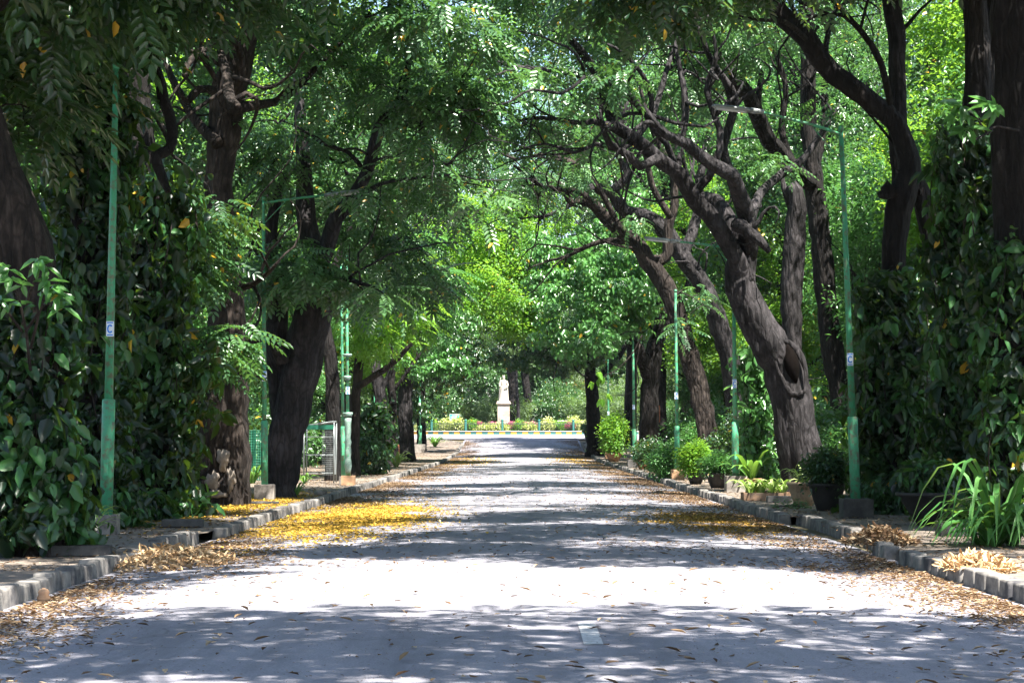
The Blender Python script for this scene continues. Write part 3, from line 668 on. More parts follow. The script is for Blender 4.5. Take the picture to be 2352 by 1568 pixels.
make_tree('avenue_tree', 'last dark tree on the right before the roundabout', rt10, [pad(1330, 790, 150, 4.2, 1.8, 26), pad(1230, 810, 150, 3.6, 1.4, 16), pad(1400, 700, 150, 4, 3, 26)], 'bark_dark', 'leaf_dark', T_BROAD, 26, group=AV, seed=10, top=take(1, 125, 190), leafscale=(1.3, 1.9))
# --- left side
def patch(t):
    r = np.random.default_rng(9)
    for cx, cy, rx, ry, D in ((488, 1105, 15, 22, 46.90), (497, 1135, 24, 9, 46.88), (512, 1055, 14, 26, 46.92), (530, 1100, 9, 28, 46.94)):
        ang = np.linspace(0, 2 * np.pi, 30, endpoint=False); k = 1 + .18 * np.sin(3 * ang + cx) + .12 * np.sin(7 * ang + cy) + r.normal(0, .06, 30)
        a = [pt(cx + rx * kk * math.cos(q), cy + ry * kk * math.sin(q), D) for q, kk in zip(ang, k)]; n = 30
        c = pt(cx, cy, D - .05); V = [tuple(c)] + [tuple(p) for p in a] + [(p.x, p.y + .5, p.z) for p in a]
        np_mesh('cement_patch', V, [(0, 1 + (i + 1) % n, 1 + i) for i in range(n)] + [(1 + i, 1 + (i + 1) % n, 31 + (i + 1) % n, 31 + i) for i in range(n)], M['plaster_patch'], t, True)
lt2 = [root(L2([(512, 1150, 112), (512, 1050, 108), (510, 950, 112), (514, 880, 104), (520, 780, 84), (522, 700, 78), (512, 600, 72), (505, 500, 66), (508, 380, 64), (520, 280, 76), (532, 200, 74), (555, 100, 64), (590, 0, 56), (620, -140, 44), (680, -280, 30)], 47.5), flare=1.08),
       L2([(545, 220, 24), (555, 130, 16), (527, 88, 17), (461, 119, 17), (430, 150, 15), (424, 175, 13)], 46, -2),
       L2([(540, 60, 22), (523, 44, 24), (506, 110, 22), (520, 176, 24), (527, 220, 27), (545, 244, 18)], 46.3, -3),
       L2([(500, 210, 18), (460, 205, 18), (430, 235, 16), (415, 215, 8)], 46.6, -1),
       L2([(500, 190, 12), (470, 140, 13), (440, 120, 11), (392, 100, 8)], 45.5, -1),
       L2([(500, 330, 30), (460, 290, 24), (420, 230, 20), (370, 120, 14), (340, 0, 10)], 47, 2),
       L2([(530, 250, 30), (600, 240, 22), (660, 220, 16), (760, 120, 12), (850, 30, 9)], 47, 3),
       L2([(515, 640, 22), (560, 660, 18), (600, 640, 12), (640, 600, 7)], 47, -2)]
make_tree('avenue_tree', 'thick brown trunk on the left with pale cement patches near its foot', lt2,
          [pad(330, 250, 49, 1.8, 1.6, 10), pad(400, 20, 46, 1.8, 1.0, 12), pad(700, 60, 50, 2.2, 1.3, 13), pad(650, 330, 53, 1.1, 1.2, 7), pad(470, 560, 45, .9, 1.0, 8), pad(650, 600, 52.5, .9, .5, 5), pad(490, 790, 44.5, .9, .5, 7), pad(440, 640, 44, .7, .5, 4), pad(830, 200, 54, 1.8, 1.6, 8), pad(700, -160, 46, 3.0, 1.2, 20)],
          'bark_brown', 'leaf', T_FROND, 24, group=AV, seed=12, bare=16, top=take(-1, 40, 47), extra=patch, near=[(6, 5, .7)])
lt3 = [root(L2([(640, 1135, 74), (650, 1050, 78), (664, 960, 84), (682, 870, 86), (702, 780, 88), (715, 720, 86), (726, 680, 78)], 53), flare=1.15),
       L2([(720, 760, 60), (735, 690, 56), (728, 600, 50), (705, 500, 44), (700, 400, 36), (690, 250, 26), (680, 100, 18)], 53.6, 1),
       L2([(645, 960, 40), (632, 850, 44), (632, 760, 46), (640, 680, 40), (620, 560, 30), (640, 430, 20)], 53, 1),
       L2([(725, 640, 44), (755, 560, 38), (775, 500, 34), (808, 457, 30), (842, 400, 27), (870, 295, 25), (899, 257, 22), (933, 200, 17), (940, 120, 12), (990, 30, 7)], 53.4, -3),
       L2([(650, 830, 34), (625, 775, 30), (590, 775, 24), (560, 790, 16)], 52.5, -1),
       L2([(808, 457, 14), (870, 425, 10), (940, 410, 8), (1040, 400, 5)], 52, -3),
       L2([(842, 400, 13), (800, 350, 11), (740, 330, 8), (680, 290, 5)], 52, 0),
       L2([(870, 295, 13), (950, 280, 10), (1040, 260, 7), (1100, 250, 4)], 52, -4),
       L2([(728, 620, 18), (800, 640, 12), (860, 660, 7)], 53, -3),
       L2([(610, 1080, 26), (630, 1010, 30), (650, 950, 32)], 52.6, 0)]
make_tree('avenue_tree', 'deeply furrowed leaning trunk on the left, just behind the lamp with the curved arm', lt3,
          [pad(880, 150, 57, 2.2, 1.7, 16), pad(1030, 230, 50, 1.3, 1.1, 10), pad(850, 520, 57, 1.5, 1.1, 10), pad(960, 400, 55, 1.6, 1.2, 11), pad(700, 430, 57, 1.5, 1.3, 9), pad(690, 630, 51, .9, .35, 7), pad(900, 640, 58, 1.6, .8, 8), pad(1000, 40, 48, 1.6, .7, 8), pad(900, -140, 48, 3, 1.2, 16)],
          'bark_grey', 'leaf', T_FROND, 24, group=AV, seed=13, bare=36, top=take(-1, 47, 60), near=[(3, 5, .8), (5, 4, .5), (7, 4, .5), (8, 3, .4)])
lt4 = [root(L2([(766, 1090, 34), (766, 1000, 34), (764, 900, 33), (758, 820, 32), (745, 740, 30), (760, 650, 26), (800, 540, 20), (840, 430, 14)], 74)),
       L2([(755, 790, 24), (735, 810, 20), (735, 740, 16)], 74), L2([(760, 650, 16), (830, 600, 12), (920, 560, 7)], 74, -3)]
make_tree('avenue_tree', 'slim dark tree right beside the plastic-wrapped lamp, on its left', lt4, [pad(820, 640, 76, 2.0, 1.4, 10), pad(900, 500, 78, 2.4, 2.0, 14), pad(760, 480, 78, 2.2, 2.2, 8), pad(900, 330, 78, 3, 2, 16)], 'bark_dark', 'leaf', T_FROND, 24, group=AV, seed=14, bare=12, top=take(-1, 60, 76))
lt5 = [root(L2([(815, 1080, 22), (815, 980, 22), (818, 900, 20), (825, 830, 20), (835, 740, 16), (870, 640, 10)], 84)), L2([(818, 890, 16), (850, 870, 15), (880, 850, 14), (915, 822, 12), (945, 790, 8)], 83, -2)]
make_tree('avenue_tree', 'thin tree with a branch bending right, behind the plastic-wrapped lamp', lt5, [pad(850, 760, 82, 1.8, .9, 12), pad(920, 720, 84, 1.8, 1.1, 12), pad(880, 600, 88, 2.4, 1.8, 14)], 'bark_brown', 'leaf_lime', T_FROND, 24, group=AV, seed=15, top=take(-1, 76, 88))
lt6 = [root(L2([(882, 1062, 26), (880, 980, 26), (872, 900, 26), (860, 830, 24), (870, 760, 20), (920, 660, 12)], 98)), L2([(872, 900, 12), (895, 860, 12), (900, 800, 10)], 98)]
make_tree('avenue_tree', 'grey-trunked tree with leafy creeper at its foot, left of the strap-leaved clump', lt6, [pad(950, 740, 100, 2.4, 1.4, 18), pad(970, 620, 104, 2.4, 2.0, 18), pad(900, 680, 100, 2.2, 1.6, 12)], 'bark_grey', 'leaf_mid', T_FROND, 24, group=AV, seed=16, top=take(-1, 88, 102), leafscale=(1, 1.5))
lt7 = [root(L2([(905, 1050, 18), (903, 950, 18), (900, 860, 16), (930, 760, 12)], 112)), L2([(903, 900, 9), (960, 820, 7), (1010, 760, 5)], 112)]
make_tree('avenue_tree', 'slender dark tree beside the leaning lamp on the left', lt7, [pad(990, 820, 112, 2.6, 1.2, 20), pad(1020, 740, 116, 2.4, 1.6, 16)], 'bark_dark', 'leaf_mid', T_BROAD, 26, group=AV, seed=17, top=take(-1, 102, 130), leafscale=(1.2, 1.7))
lt8 = [root(L2([(968, 1000, 20), (966, 930, 18), (975, 860, 14), (1010, 800, 8)], 165)), L2([(966, 900, 9), (930, 850, 7), (900, 800, 5)], 165)]
make_tree('avenue_tree', 'last tree on the left before the roundabout', lt8, [pad(1000, 850, 160, 4.2, 1.8, 36), pad(1060, 780, 162, 4.2, 2.2, 36), pad(940, 900, 160, 2.4, 2.4, 18)], 'bark_dark', 'leaf_dark', T_BROAD, 26, group=AV, seed=18, top=take(-1, 130, 190), leafscale=(1.4, 2.0))
ltc = [root(L2([(935, 1030, 34), (930, 940, 32), (940, 850, 30), (985, 740, 26), (1050, 620, 20), (1110, 520, 12)], 128)), L2([(985, 740, 18), (1080, 700, 14), (1180, 690, 8)], 128, -2), L2([(1050, 620, 14), (1150, 560, 10), (1230, 520, 6)], 128, 2)]
make_tree('avenue_tree', 'lime-leaved tree leaning over the far road from the left, brightest of all crowns', ltc,
          [pad(1080, 560, 126, 4.6, 3.2, 44), pad(1190, 500, 128, 4.0, 2.6, 34), pad(1150, 660, 124, 4.4, 2.2, 36), pad(1230, 600, 126, 2.6, 2.6, 20), pad(1030, 700, 122, 2.6, 1.4, 16), pad(1200, 740, 124, 2.6, .9, 12)], 'bark_grey', 'leaf_lime', T_SMALL, 34, group=AV, seed=22, leafscale=(1.5, 2.3), crad=(.8, 1.3))
# near-left dark trunks
lt0 = [root(L2([(95, 1230, 150), (90, 1000, 140), (75, 800, 135), (55, 640, 135), (20, 500, 140), (-30, 380, 130), (-80, 200, 110), (-120, 0, 90), (-100, -200, 70)], 27.5), flare=1.1),
       L2([(-100, 100, 50), (0, 0, 40), (120, -120, 30), (300, -260, 20)], 27.5, -3)]
make_tree('avenue_tree', 'rough brown trunk leaning out of the left edge above young five-fingered leaves', lt0, [pad(60, 60, 30, 1.0, .5, 9), pad(150, -70, 28, 1.3, .6, 13), pad(20, 210, 30, .6, .5, 5), pad(400, -260, 27, 1.8, .6, 16), pad(-100, -200, 26, 2, 1, 16)], 'bark_brown', 'leaf_dark', T_FROND, 22, leafscale=(.9, 1.5), group=AV, seed=11, top=take(-1, 0, 26))
lt1 = [root(L2([(205, 1215, 105), (200, 1000, 98), (195, 800, 92), (200, 600, 86), (210, 400, 80), (215, 200, 76), (225, 0, 70), (260, -200, 56), (330, -380, 40)], 36), flare=1.1),
       L2([(225, 40, 40), (290, 30, 34), (330, 70, 28), (347, 110, 26), (360, 160, 25), (378, 230, 25), (396, 299, 25), (391, 343, 24), (356, 360, 25), (373, 404, 24), (387, 440, 14)], 35.5, -1.5),
       L2([(225, 0, 40), (400, -100, 30), (600, -200, 20), (800, -260, 12)], 36, -2)]
make_tree('avenue_tree', 'creeper-clad dark tree behind the nearest left lamp, crooked limb hanging down', lt1, [pad(230, 0, 34, 1.1, .6, 12), pad(140, 230, 35, .7, .6, 7), pad(420, -60, 34, 1.3, .4, 9), pad(650, -220, 33, 2, .7, 22), (-4.6, 29.5, 12, 3.2, 3.2, .8, 34)], 'bark_dark', 'leaf_dark', T_FROND, 20, leafscale=(.9, 1.5), group=AV, seed=19, top=take(-1, 26, 33))  # last pad lies out of view, added to keep sun off the left creepers
lt1b = [root(L2([(355, 1190, 96), (350, 1000, 90), (345, 800, 84), (335, 600, 80), (325, 400, 76), (310, 200, 70), (300, 0, 60), (280, -250, 44)], 41), flare=1.1)]
make_tree('avenue_tree', 'black creeper-smothered trunk between the nearest left lamp and the cement-patched trunk', lt1b, [pad(330, -60, 42, 2, .9, 14), pad(430, 500, 43, .8, .7, 5), (-5.0, 36, 12.4, 3.0, 2.6, .8, 28)], 'bark_dark', 'leaf_dark', T_FROND, 22, group=AV, seed=20, top=take(-1, 33, 40))  # last pad is an unseen occluder added to darken the creepers

# trees standing outside the frame whose crowns roof the near road
def roof_tree(x, y, pads, label, seed, leaf='leaf_dark'):
    s = 1 if x > 0 else -1
    lb = [[(x, y, -.1, .5), (x, y, .5, .45), (x - s * .2, y, 4, .38), (x - s * .8, y + .4, 7.5, .32), (x - s * 2.2, y + .8, 10, .22)],
          [(x - s * 2.0, y + .7, 9.8, .2), (x - s * 4.2, y + 1, 11.2, .15), (x - s * 7.0, y + 1.2, 12, .09), (x - s * 9.5, y + 1.4, 12.2, .04)],
          [(x - s * .8, y + .4, 7.5, .2), (x - s * 1.5, y - 2, 9.5, .14), (x - s * 3, y - 4, 11, .08)]]
    make_tree('avenue_tree', label, lb, pads, 'bark_dark', leaf, T_FROND, 24, group=AV, seed=seed)
roof_tree(8.5, 6, [(5, 10.6, 11.2, 5.5, 3.6, .8, 60), (0, 11, 11.8, 4, 3.4, .8, 32), (3, 5, 11.4, 5, 3, .8, 20)], 'avenue tree just outside the right edge, roofing the nearest stretch of road', 31)
roof_tree(-8.5, 4, [(-4, 8.5, 11.2, 4.5, 5, .8, 50)], 'avenue tree just outside the left edge, roofing the nearest stretch of road', 32)
roof_tree(10.5, 26, [(6.5, 23, 10.8, 3.4, 2.2, .8, 34), (2.5, 24.3, 11.8, 3.6, 2.2, .7, 34)], 'avenue tree outside the right edge shading the road past the sunny patch', 33)
roof_tree(-10.5, 22, [(-4.2, 21, 11.2, 3.6, 6.5, .9, 56)], 'avenue tree outside the left edge shading the left kerb', 34)

# ------------------------------------------------------------------ trees beyond the avenue (shared crowns, each its own thing)
def proto(name, H, W, leaf, T, nclump, per, seed, mat='bark', lsc=(1.2, 1.8), crad=(.8, 1.3)):
    r = np.random.default_rng(seed); limbs = [[(0, 0, -.3, W * .042), (0, 0, .5, W * .034), (r.normal(0, .2), r.normal(0, .2), H * .3, W * .028), (r.normal(0, .5), r.normal(0, .4), H * .6, W * .02), (r.normal(0, .6), 0, H * .85, .06)]]
    for k in range(7):
        a = k * 2.4 + r.uniform(-.4, .4); z0 = H * (.28 + .06 * k); q = limbs[0][2] if k < 4 else limbs[0][3]
        limbs.append([(q[0], q[1], z0, W * .022), (q[0] + math.cos(a) * W * .16, q[1] + math.sin(a) * W * .16, z0 + H * .10, W * .016), (q[0] + math.cos(a) * W * .36, q[1] + math.sin(a) * W * .36, z0 + H * .2, .04)])
    pads = []
    for k in range(9):
        a = k * 2.4; rad = W * .30 * (.4 + .6 * r.random()); z = H * (.38 + .55 * k / 9)
        pads.append((math.cos(a) * rad, math.sin(a) * rad, z, W * .26, W * .26, H * .13, nclump // 9))
    return make_tree(name, 'x', limbs, pads, mat, leaf, T, per, crad, seed=seed, leafscale=lsc, twig=.05, step=1.2, ring=9, flat=.8, droop=.2)
P_ = [proto('garden_tree', 13, 10, 'leaf_mid', T_SMALL, 150, 30, 51), proto('garden_tree', 17, 12, 'leaf_lime', T_SMALL, 180, 34, 52),
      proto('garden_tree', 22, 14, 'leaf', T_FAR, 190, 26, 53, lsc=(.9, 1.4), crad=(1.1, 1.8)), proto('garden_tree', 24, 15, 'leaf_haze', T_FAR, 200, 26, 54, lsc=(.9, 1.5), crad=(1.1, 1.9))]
used = [False] * 4
def place(k, x, y, rz, sc, label, group, sz=None):
    rt = P_[k]
    if not used[k]: used[k] = True; o = rt
    else:
        o = rt.copy(); COL.objects.link(o)
        for c in rt.children:
            d = c.copy(); COL.objects.link(d); d.parent = o
    o['label'] = label; o['category'] = 'tree'; o['group'] = group
    o.location = (x, y, float(prof(y)) + (.1 if y < 186 else -.05)); o.rotation_euler = (0, 0, rz); o.scale = (sc, sc, sz or sc)
    return o
for p in P_:                                              # their parts hang on the root without offsets
    for c in p.children: c.matrix_parent_inverse = Matrix.Identity(4)
ORD = 'first second third fourth fifth sixth seventh eighth ninth tenth eleventh twelfth thirteenth fourteenth'.split()
def row(k_list, pts, side_words, group, seed):
    r = random.Random(seed)
    for i, (x, y) in enumerate(pts):
        place(k_list[i % len(k_list)], x + r.uniform(-1, 1), y + r.uniform(-2, 2), r.uniform(0, 6.28), r.uniform(.85, 1.2), f'{ORD[i]} tree from the viewer in the row {side_words}', group)
row([0, 1, 0], [(16, 48), (18, 62), (15.5, 76), (17, 92), (15, 108), (16, 126), (15, 144), (17, 162)], 'behind the right-hand avenue trees', 'garden trees to the right of the avenue', 1)
row([0, 1, 0, 2], [(-15, 50), (-17, 64), (-14.5, 80), (-16, 96), (-14.5, 112), (-15.5, 130), (-14.5, 148), (-16, 166)], 'behind the left-hand avenue trees', 'garden trees to the left of the avenue', 2)
row([2, 2, 1], [(25, 64), (22, 72), (38, 92), (40, 118), (30, 80), (20, 96), (21, 128), (27, 105), (31, 130), (28, 155), (24, 182)], 'deep in the garden on the right', 'garden trees to the right of the avenue', 3)
row([2, 2, 1], [(-29, 78), (-27, 104), (-30, 130), (-27, 156), (-24, 182)], 'deep in the garden on the left', 'garden trees to the left of the avenue', 4)
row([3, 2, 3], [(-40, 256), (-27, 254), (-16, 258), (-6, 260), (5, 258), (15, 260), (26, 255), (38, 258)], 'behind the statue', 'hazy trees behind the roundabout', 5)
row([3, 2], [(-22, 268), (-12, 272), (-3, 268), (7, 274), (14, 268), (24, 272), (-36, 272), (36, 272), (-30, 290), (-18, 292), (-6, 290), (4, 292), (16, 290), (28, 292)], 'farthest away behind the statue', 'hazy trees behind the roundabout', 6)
for i, (x, y, lab) in enumerate([(10, 142, 'tall tree right of the far road, nearest of the tall backing trees'), (13.5, 160, 'tall tree right of the far road, second of the tall backing trees'), (-11, 150, 'tall tree left of the far road, nearest of its tall backing trees'), (-12.5, 169, 'tall tree left of the far road, next to the last left lamp'),
                                 (20, 132, 'tall tree deep right, between garden and avenue'), (-20, 138, 'tall tree deep left, between garden and avenue'), (9.5, 172, 'tall tree on the right corner before the roundabout'), (17, 108, 'tall tree right, half hidden by the slim brown tree')]):
    place(2, x, y, i * 1.3, 1.15, lab, 'tall trees closing the avenue', 1.55)
# two bright trees whose crowns meet over the far road
place(1, -10.5, 118, 1.0, 1.0, 'bright sunlit tree left of the far road, behind the lime-leaved one', AV)
place(1, -13.5, 142, 2.2, 1.3, 'tall yellow-green sunlit tree left of the far road, nearest the roundabout', AV)
place(1, 13.5, 128, 4.0, 1.2, 'bright green tree right of the far road, behind the black forked one', AV)

# ------------------------------------------------------------------ climbing creepers
T_PALM = [t_bunch(5, .34, .15, 1, .35, .02), t_bunch(5, .30, .13, 1, .5, .02)]
def creeper(label, path, n, rad, mat='leaf_vine', T=T_VINE, seed=0, scale=(.8, 1.3), skirt=0, drop=1.0):
    """path: rows (x, y, z, r) of the trunk it climbs; rad: how far it stands off"""
    r = np.random.default_rng(seed + 900); C = np.asarray(path, float)
    t = thing('climbing_creeper', label, 'creeper', Vector((C[0, 0], C[0, 1], C[0, 2])), 'creepers climbing the avenue trunks')
    P = smooth_path(C, .25); n0 = int(n * 1.9); k = r.integers(0, len(P), n0); a = r.uniform(0, 2 * np.pi, n0)
    z_ = P[k, 2]; lump = 1 + .40 * np.sin(z_ * 1.7 + a * 2 + seed) + .30 * np.sin(z_ * 4.3 - a * 3 + seed * 2)
    keep = (np.sin(z_ * 5.1 + a * 3 + seed) * np.cos(a * 5 - z_ * 2.2) + .5 * np.sin(z_ * 9 + a * 7) + r.normal(0, .3, n0)) > .10
    k, a, lump = k[keep], a[keep], lump[keep]; n = len(k)
    off = P[k, 3] + rad * lump * r.random(n) ** .8
    if skirt: off += skirt * np.clip(1.6 - (P[k, 2] - P[0, 2]), 0, 1.6) * r.random(n)
    d = np.column_stack([np.cos(a), np.sin(a), np.zeros(n)])
    pos = P[k, :3] + d * off[:, None] + r.normal(0, .07, (n, 3))
    pos[:, 2] = np.maximum(pos[:, 2], P[0, 2] + .12)
    dirs = d * .8 + r.normal(0, .6, (n, 3)); dirs[:, 2] -= .6 * drop
    ups = d * .6 + np.array([0, 0, 1.]) + r.normal(0, .45, (n, 3))
    leaf_mesh('foliage', T, pos, dirs, ups, r.uniform(scale[0] * .6, scale[1] * 1.25, n), np.clip(.36 + .25 * np.sin(P[k, 2] * 2.1 + a * 2 + seed) + r.normal(0, .2, n) + .35 * (r.random(n) < .08), 0, .97), M[mat], t, seed, .003)
    m = MB()
    for q in range(9):
        z0 = P[0, 2]; a0 = r.uniform(0, 6.28); kk = np.arange(0, len(P), 2); ang = a0 + .5 * np.sin(P[kk, 2] * .9 + q)
        pts = P[kk, :3] + np.column_stack([np.cos(ang), np.sin(ang), 0 * ang]) * (P[kk, 3:4] * 1.02 + .05 + .25 * rad * (q % 3))
        if len(pts) > 3: m.tube(pts, .014, 5)
    sp_, sd_ = [], []
    for q in range(int(3 + n / 160)):
        k0 = int(r.integers(len(P) // 4, len(P))); a0 = r.uniform(math.pi, 2 * math.pi); o0 = P[k0, 3] + rad * r.uniform(.7, 1.25); c0 = P[k0, :3] + np.array([math.cos(a0), math.sin(a0), 0]) * o0
        Ls = min(r.uniform(.5, 1.9), c0[2] - P[0, 2] - .2); st = [c0 + np.array([.12 * math.sin(3 * u + q), .1 * math.cos(2 * u + q), -Ls * u]) for u in np.linspace(0, 1, 7)]
        m.tube(st, .011, 4)
        for e in st[1:]: sp_.append(e + r.normal(0, .05, 3)); sd_.append((r.normal(), r.normal() - .4, -.6))
    m.build('stem', M['bark_brown'], t, True)
    k = len(sp_); leaf_mesh('leaves', [t_bunch(3, .26, .15, .8, 1.2, .06)], np.array(sp_), np.array(sd_), np.tile([0, -.4, 1.], (k, 1)), r.uniform(.7, 1.25, k) * scale[1] / 1.3, r.uniform(.5, .97, k), M[mat], t, seed)
    return t
def vpath(pts, D): return L2([(a, b, w) for a, b, w in pts], D)
creeper('dense dark creeper on the leaning trunk at the left edge', vpath([(62, 1240, 140), (58, 1000, 134), (52, 800, 130), (45, 700, 120)], 27.5), 2000, .27, seed=1, skirt=.15)
creeper('dark glossy creeper on the trunk right behind the nearest left lamp', vpath([(195, 1220, 100), (195, 1000, 98), (195, 700, 90), (205, 420, 80), (215, 200, 70)], 36), 2600, .45, seed=2, skirt=.2)
creeper('bushy creeper hanging between the nearest left lamp and the cement-patched trunk', vpath([(345, 1190, 96), (345, 1000, 90), (340, 800, 84), (335, 600, 80), (325, 400, 70)], 41), 3000, .72, seed=3, skirt=.2, scale=(.9, 1.5))
creeper('creeper on the leafy foot of the grey trunk by the strap-leaved clump', vpath([(850, 1085, 40), (850, 1000, 36), (855, 930, 30)], 88), 420, .5, seed=4, scale=(1.3, 1.9))
creeper('creeper thick around the foot of the knotted black tree', vpath([(2062, 1180, 90), (2060, 1000, 80), (2056, 800, 60), (2052, 640, 40)], 42.5), 2300, .52, seed=5, skirt=.3)
creeper('creeper veiling the dark fork-topped tree on the right', vpath([(2255, 1180, 100), (2255, 900, 90), (2250, 600, 80), (2245, 420, 60), (2245, 300, 45)], 39), 3200, .62, seed=6, skirt=.2)
creeper('creeper on the massive trunk at the right edge', vpath([(2350, 1190, 130), (2350, 800, 125), (2345, 560, 120)], 34), 1500, .30, seed=7)
creeper('broad-leaved creeper on the leaning stem beside the knotted tree', vpath([(2150, 1170, 56), (2155, 900, 46), (2145, 700, 36)], 43.5), 1500, .48, seed=8)
creeper('pale dangling creeper between the arching hollow tree and the lamp beside it', vpath([(1750, 1105, 30), (1745, 1000, 24), (1735, 900, 20), (1725, 800, 14)], 60), 520, .42, seed=9, mat='leaf_mid', scale=(1.0, 1.5))
def palm_leaves(name, label, stemsP, D, seed, mat='leaf_mid', sc=1.0):
    r = np.random.default_rng(seed); base = pt(*stemsP[0][0], D); t = thing(name, label, 'plant', base); m = MB(); pos, dirs, ups = [], [], []
    for st in stemsP:
        P = [pt(x, y, D - .25 * i) for i, (x, y) in enumerate(st)]; m.tube(P, np.linspace(.022, .010, len(P)), 6)
        for j in range(3):
            pos.append(np.array(P[-1]) + r.normal(0, .06, 3)); dirs.append(r.normal(0, 1, 3) * (1, .6, .3)); ups.append((r.normal(0, .4), -.7, 1))
    m.build('stem', M['bark_brown'], t, True)
    leaf_mesh('leaves', T_PALM, np.array(pos), np.array(dirs), np.array(ups, float), np.full(len(pos), sc), r.uniform(.3, .9, len(pos)), M[mat], t, seed); return t
palm_leaves('young_sapling', 'young five-fingered leaves sprouting in front of the leaning trunk at the left edge', [[(70, 850), (60, 760), (45, 690), (30, 650)], [(70, 800), (90, 720), (110, 660)], [(60, 760), (100, 700), (140, 690)], [(50, 760), (20, 720), (0, 700)], [(60, 700), (80, 640), (95, 610)]], 25.5, 61, sc=.8)
palm_leaves('young_sapling', 'large palmate leaves sprouting high on the dark fork-topped tree', [[(2340, 300), (2290, 290), (2265, 300), (2280, 260), (2285, 240)], [(2280, 300), (2240, 320), (2215, 300)], [(2270, 310), (2235, 260), (2200, 250)]], 33, 62, 'leaf_mid', 1.1)

# ------------------------------------------------------------------ plants and pots
def ribbons(n, L, W, r, spread=1.0, arch=1.0, seg=6, up=1.0):
    V, Fc = [], []
    for i in range(n):
        a = 2 * math.pi * (i * .618) + r.normal(0, .2); l = L * r.uniform(.65, 1.1); rise = r.uniform(.45, 1.0) * up; w = W * r.uniform(.8, 1.1)
        d = np.array([math.cos(a), math.sin(a)]); s = np.array([-d[1], d[0]]); tw = r.normal(0, .2)
        for k in range(seg + 1):
            u = k / seg; out = l * spread * (.10 + .9 * u) * u ** .3 * .8; z = l * rise * (1.9 * u - arch * 1.35 * u ** 2.4)
            ww = w * (1 - u ** 3) * (.55 + .45 * min(1, u * 3)) * .5
            c = np.array([d[0] * (out + (i % 5) * .022), d[1] * (out + (i % 7) * .016), z])
            for q, h in ((-1, .25), (0, -.12), (1, .25)):
                V.append(c + np.array([s[0] * ww * q, s[1] * ww * q, h * ww + q * tw * ww]))
            if k < seg:
                b = len(V) - 3
                Fc += [(b, b + 1, b + 4, b + 3), (b + 1, b + 2, b + 5, b + 4)]
    return np.array(V), np.array(Fc)
def strap_plant(label, X, Y, z, n, L, W, mat='strap', seed=0, parent=None, spread=1.0, arch=1.0, name='strap_leaved_plant', up=1.0):
    r = np.random.default_rng(seed + 40); V, Fc = ribbons(n, L, W, r, spread, arch, up=up); V = V + np.array([X, Y, z])
    tint = np.repeat(np.clip(r.normal(.45, .25, len(Fc) // 12), 0, .97), 12)
    if parent is None:
        t = thing(name, label, 'plant', Vector((X, Y, z))); np_mesh('leaves', V, Fc, M[mat], t, True, tint); return t
    return np_mesh('leaves', V, Fc, M[mat], parent, True, tint)
def shrub_mesh(X, Y, z, rx, rz, n, T, mat, parent, seed, ry=None, sc=(.8, 1.2), stems=6, name='foliage', droop=.15):
    r = np.random.default_rng(seed + 70); u = r.normal(size=(n, 3)); u /= np.linalg.norm(u, axis=1)[:, None]; rad = r.random(n) ** .4
    lump = 1 + .22 * np.sin(u[:, 0] * 5 + seed) * np.cos(u[:, 1] * 4 + seed * 2) + .15 * np.sin(u[:, 2] * 7)
    pos = np.array([X, Y, z + rz]) + u * (rad * lump)[:, None] * np.array([rx, ry or rx, rz])
    pos[:, 2] = np.maximum(pos[:, 2], z + .02)
    dirs = u + r.normal(0, .4, (n, 3)); dirs[:, 2] = dirs[:, 2] * .6 - droop; ups = np.array([0, 0, 1.]) + r.normal(0, .35, (n, 3)) + u * .4
    leaf_mesh(name, T, pos, dirs, ups, r.uniform(*sc, n), r.uniform(.1, .9, n), M[mat], parent, seed)
    m = MB()
    for k in range(stems):
        a = r.uniform(0, 6.28); e = np.array([X + math.cos(a) * rx * .6, Y + math.sin(a) * rx * .6, z + rz * 1.5]); b = np.array([X + math.cos(a) * .05, Y + math.sin(a) * .05, z - .03])
        m.tube([b, (b + e) / 2 + r.normal(0, .04, 3), e], [.016, .011, .005], 5)
    m.build('stem', M['bark_brown'], parent, True)
def bush(name, label, X, Y, rx, rz, n, T=T_SMALL, mat='leaf_mid', seed=0, group=None, z=None, ry=None, sc=(.8, 1.2), cat='shrub', flowers=None, droop=.15):
    z = zg(X, Y) if z is None else z; t = thing(name, label, cat, Vector((X, Y, z)), group); shrub_mesh(X, Y, z, rx, rz, n, T, mat, t, seed, ry, sc, droop=droop)
    if flowers:
        r = np.random.default_rng(seed); nf = flowers[1]; u = r.normal(size=(nf, 3)); u /= np.linalg.norm(u, axis=1)[:, None]; u[:, 2] = abs(u[:, 2])
        leaf_mesh('blossoms', T_TINY, np.array([X, Y, z + rz]) + u * np.array([rx, ry or rx, rz]), u, np.tile([0, 0, 1.], (nf, 1)), r.uniform(1, 1.8, nf), r.uniform(0, .9, nf), M[flowers[0]], t, seed)
    return t
def potted(label, px, py, rtop, h, potmat, kind, seed=0, rbase=.55, cat='potted plant', gx=None, pr=None):
    X, Y = gx or gxy(px, py); z = zg(X, Y); t = thing('potted_plant', label, cat, Vector((X, Y, z)), 'pots lining the pavement')
    rb = rtop * rbase
    po = MB().lathe((X, Y, z), [(rb * .2, 0), (rb, 0), (rb + (rtop - rb) * .5, h * .45), (rtop * .97, h * .88), (rtop * 1.04, h * .9), (rtop * 1.04, h), (rtop * .93, h), (rtop * .9, h * .86), (.02, h * .85)], 28).build('pot', M[potmat], t, True)
    MB().lathe((X, Y, z + h * .85), [(rtop * .88, 0), (rtop * .6, .03), (.01, .05)], 20).build('soil', M['soil'], po, True)
    kind(X, Y, z + h * .88, t, seed); return t
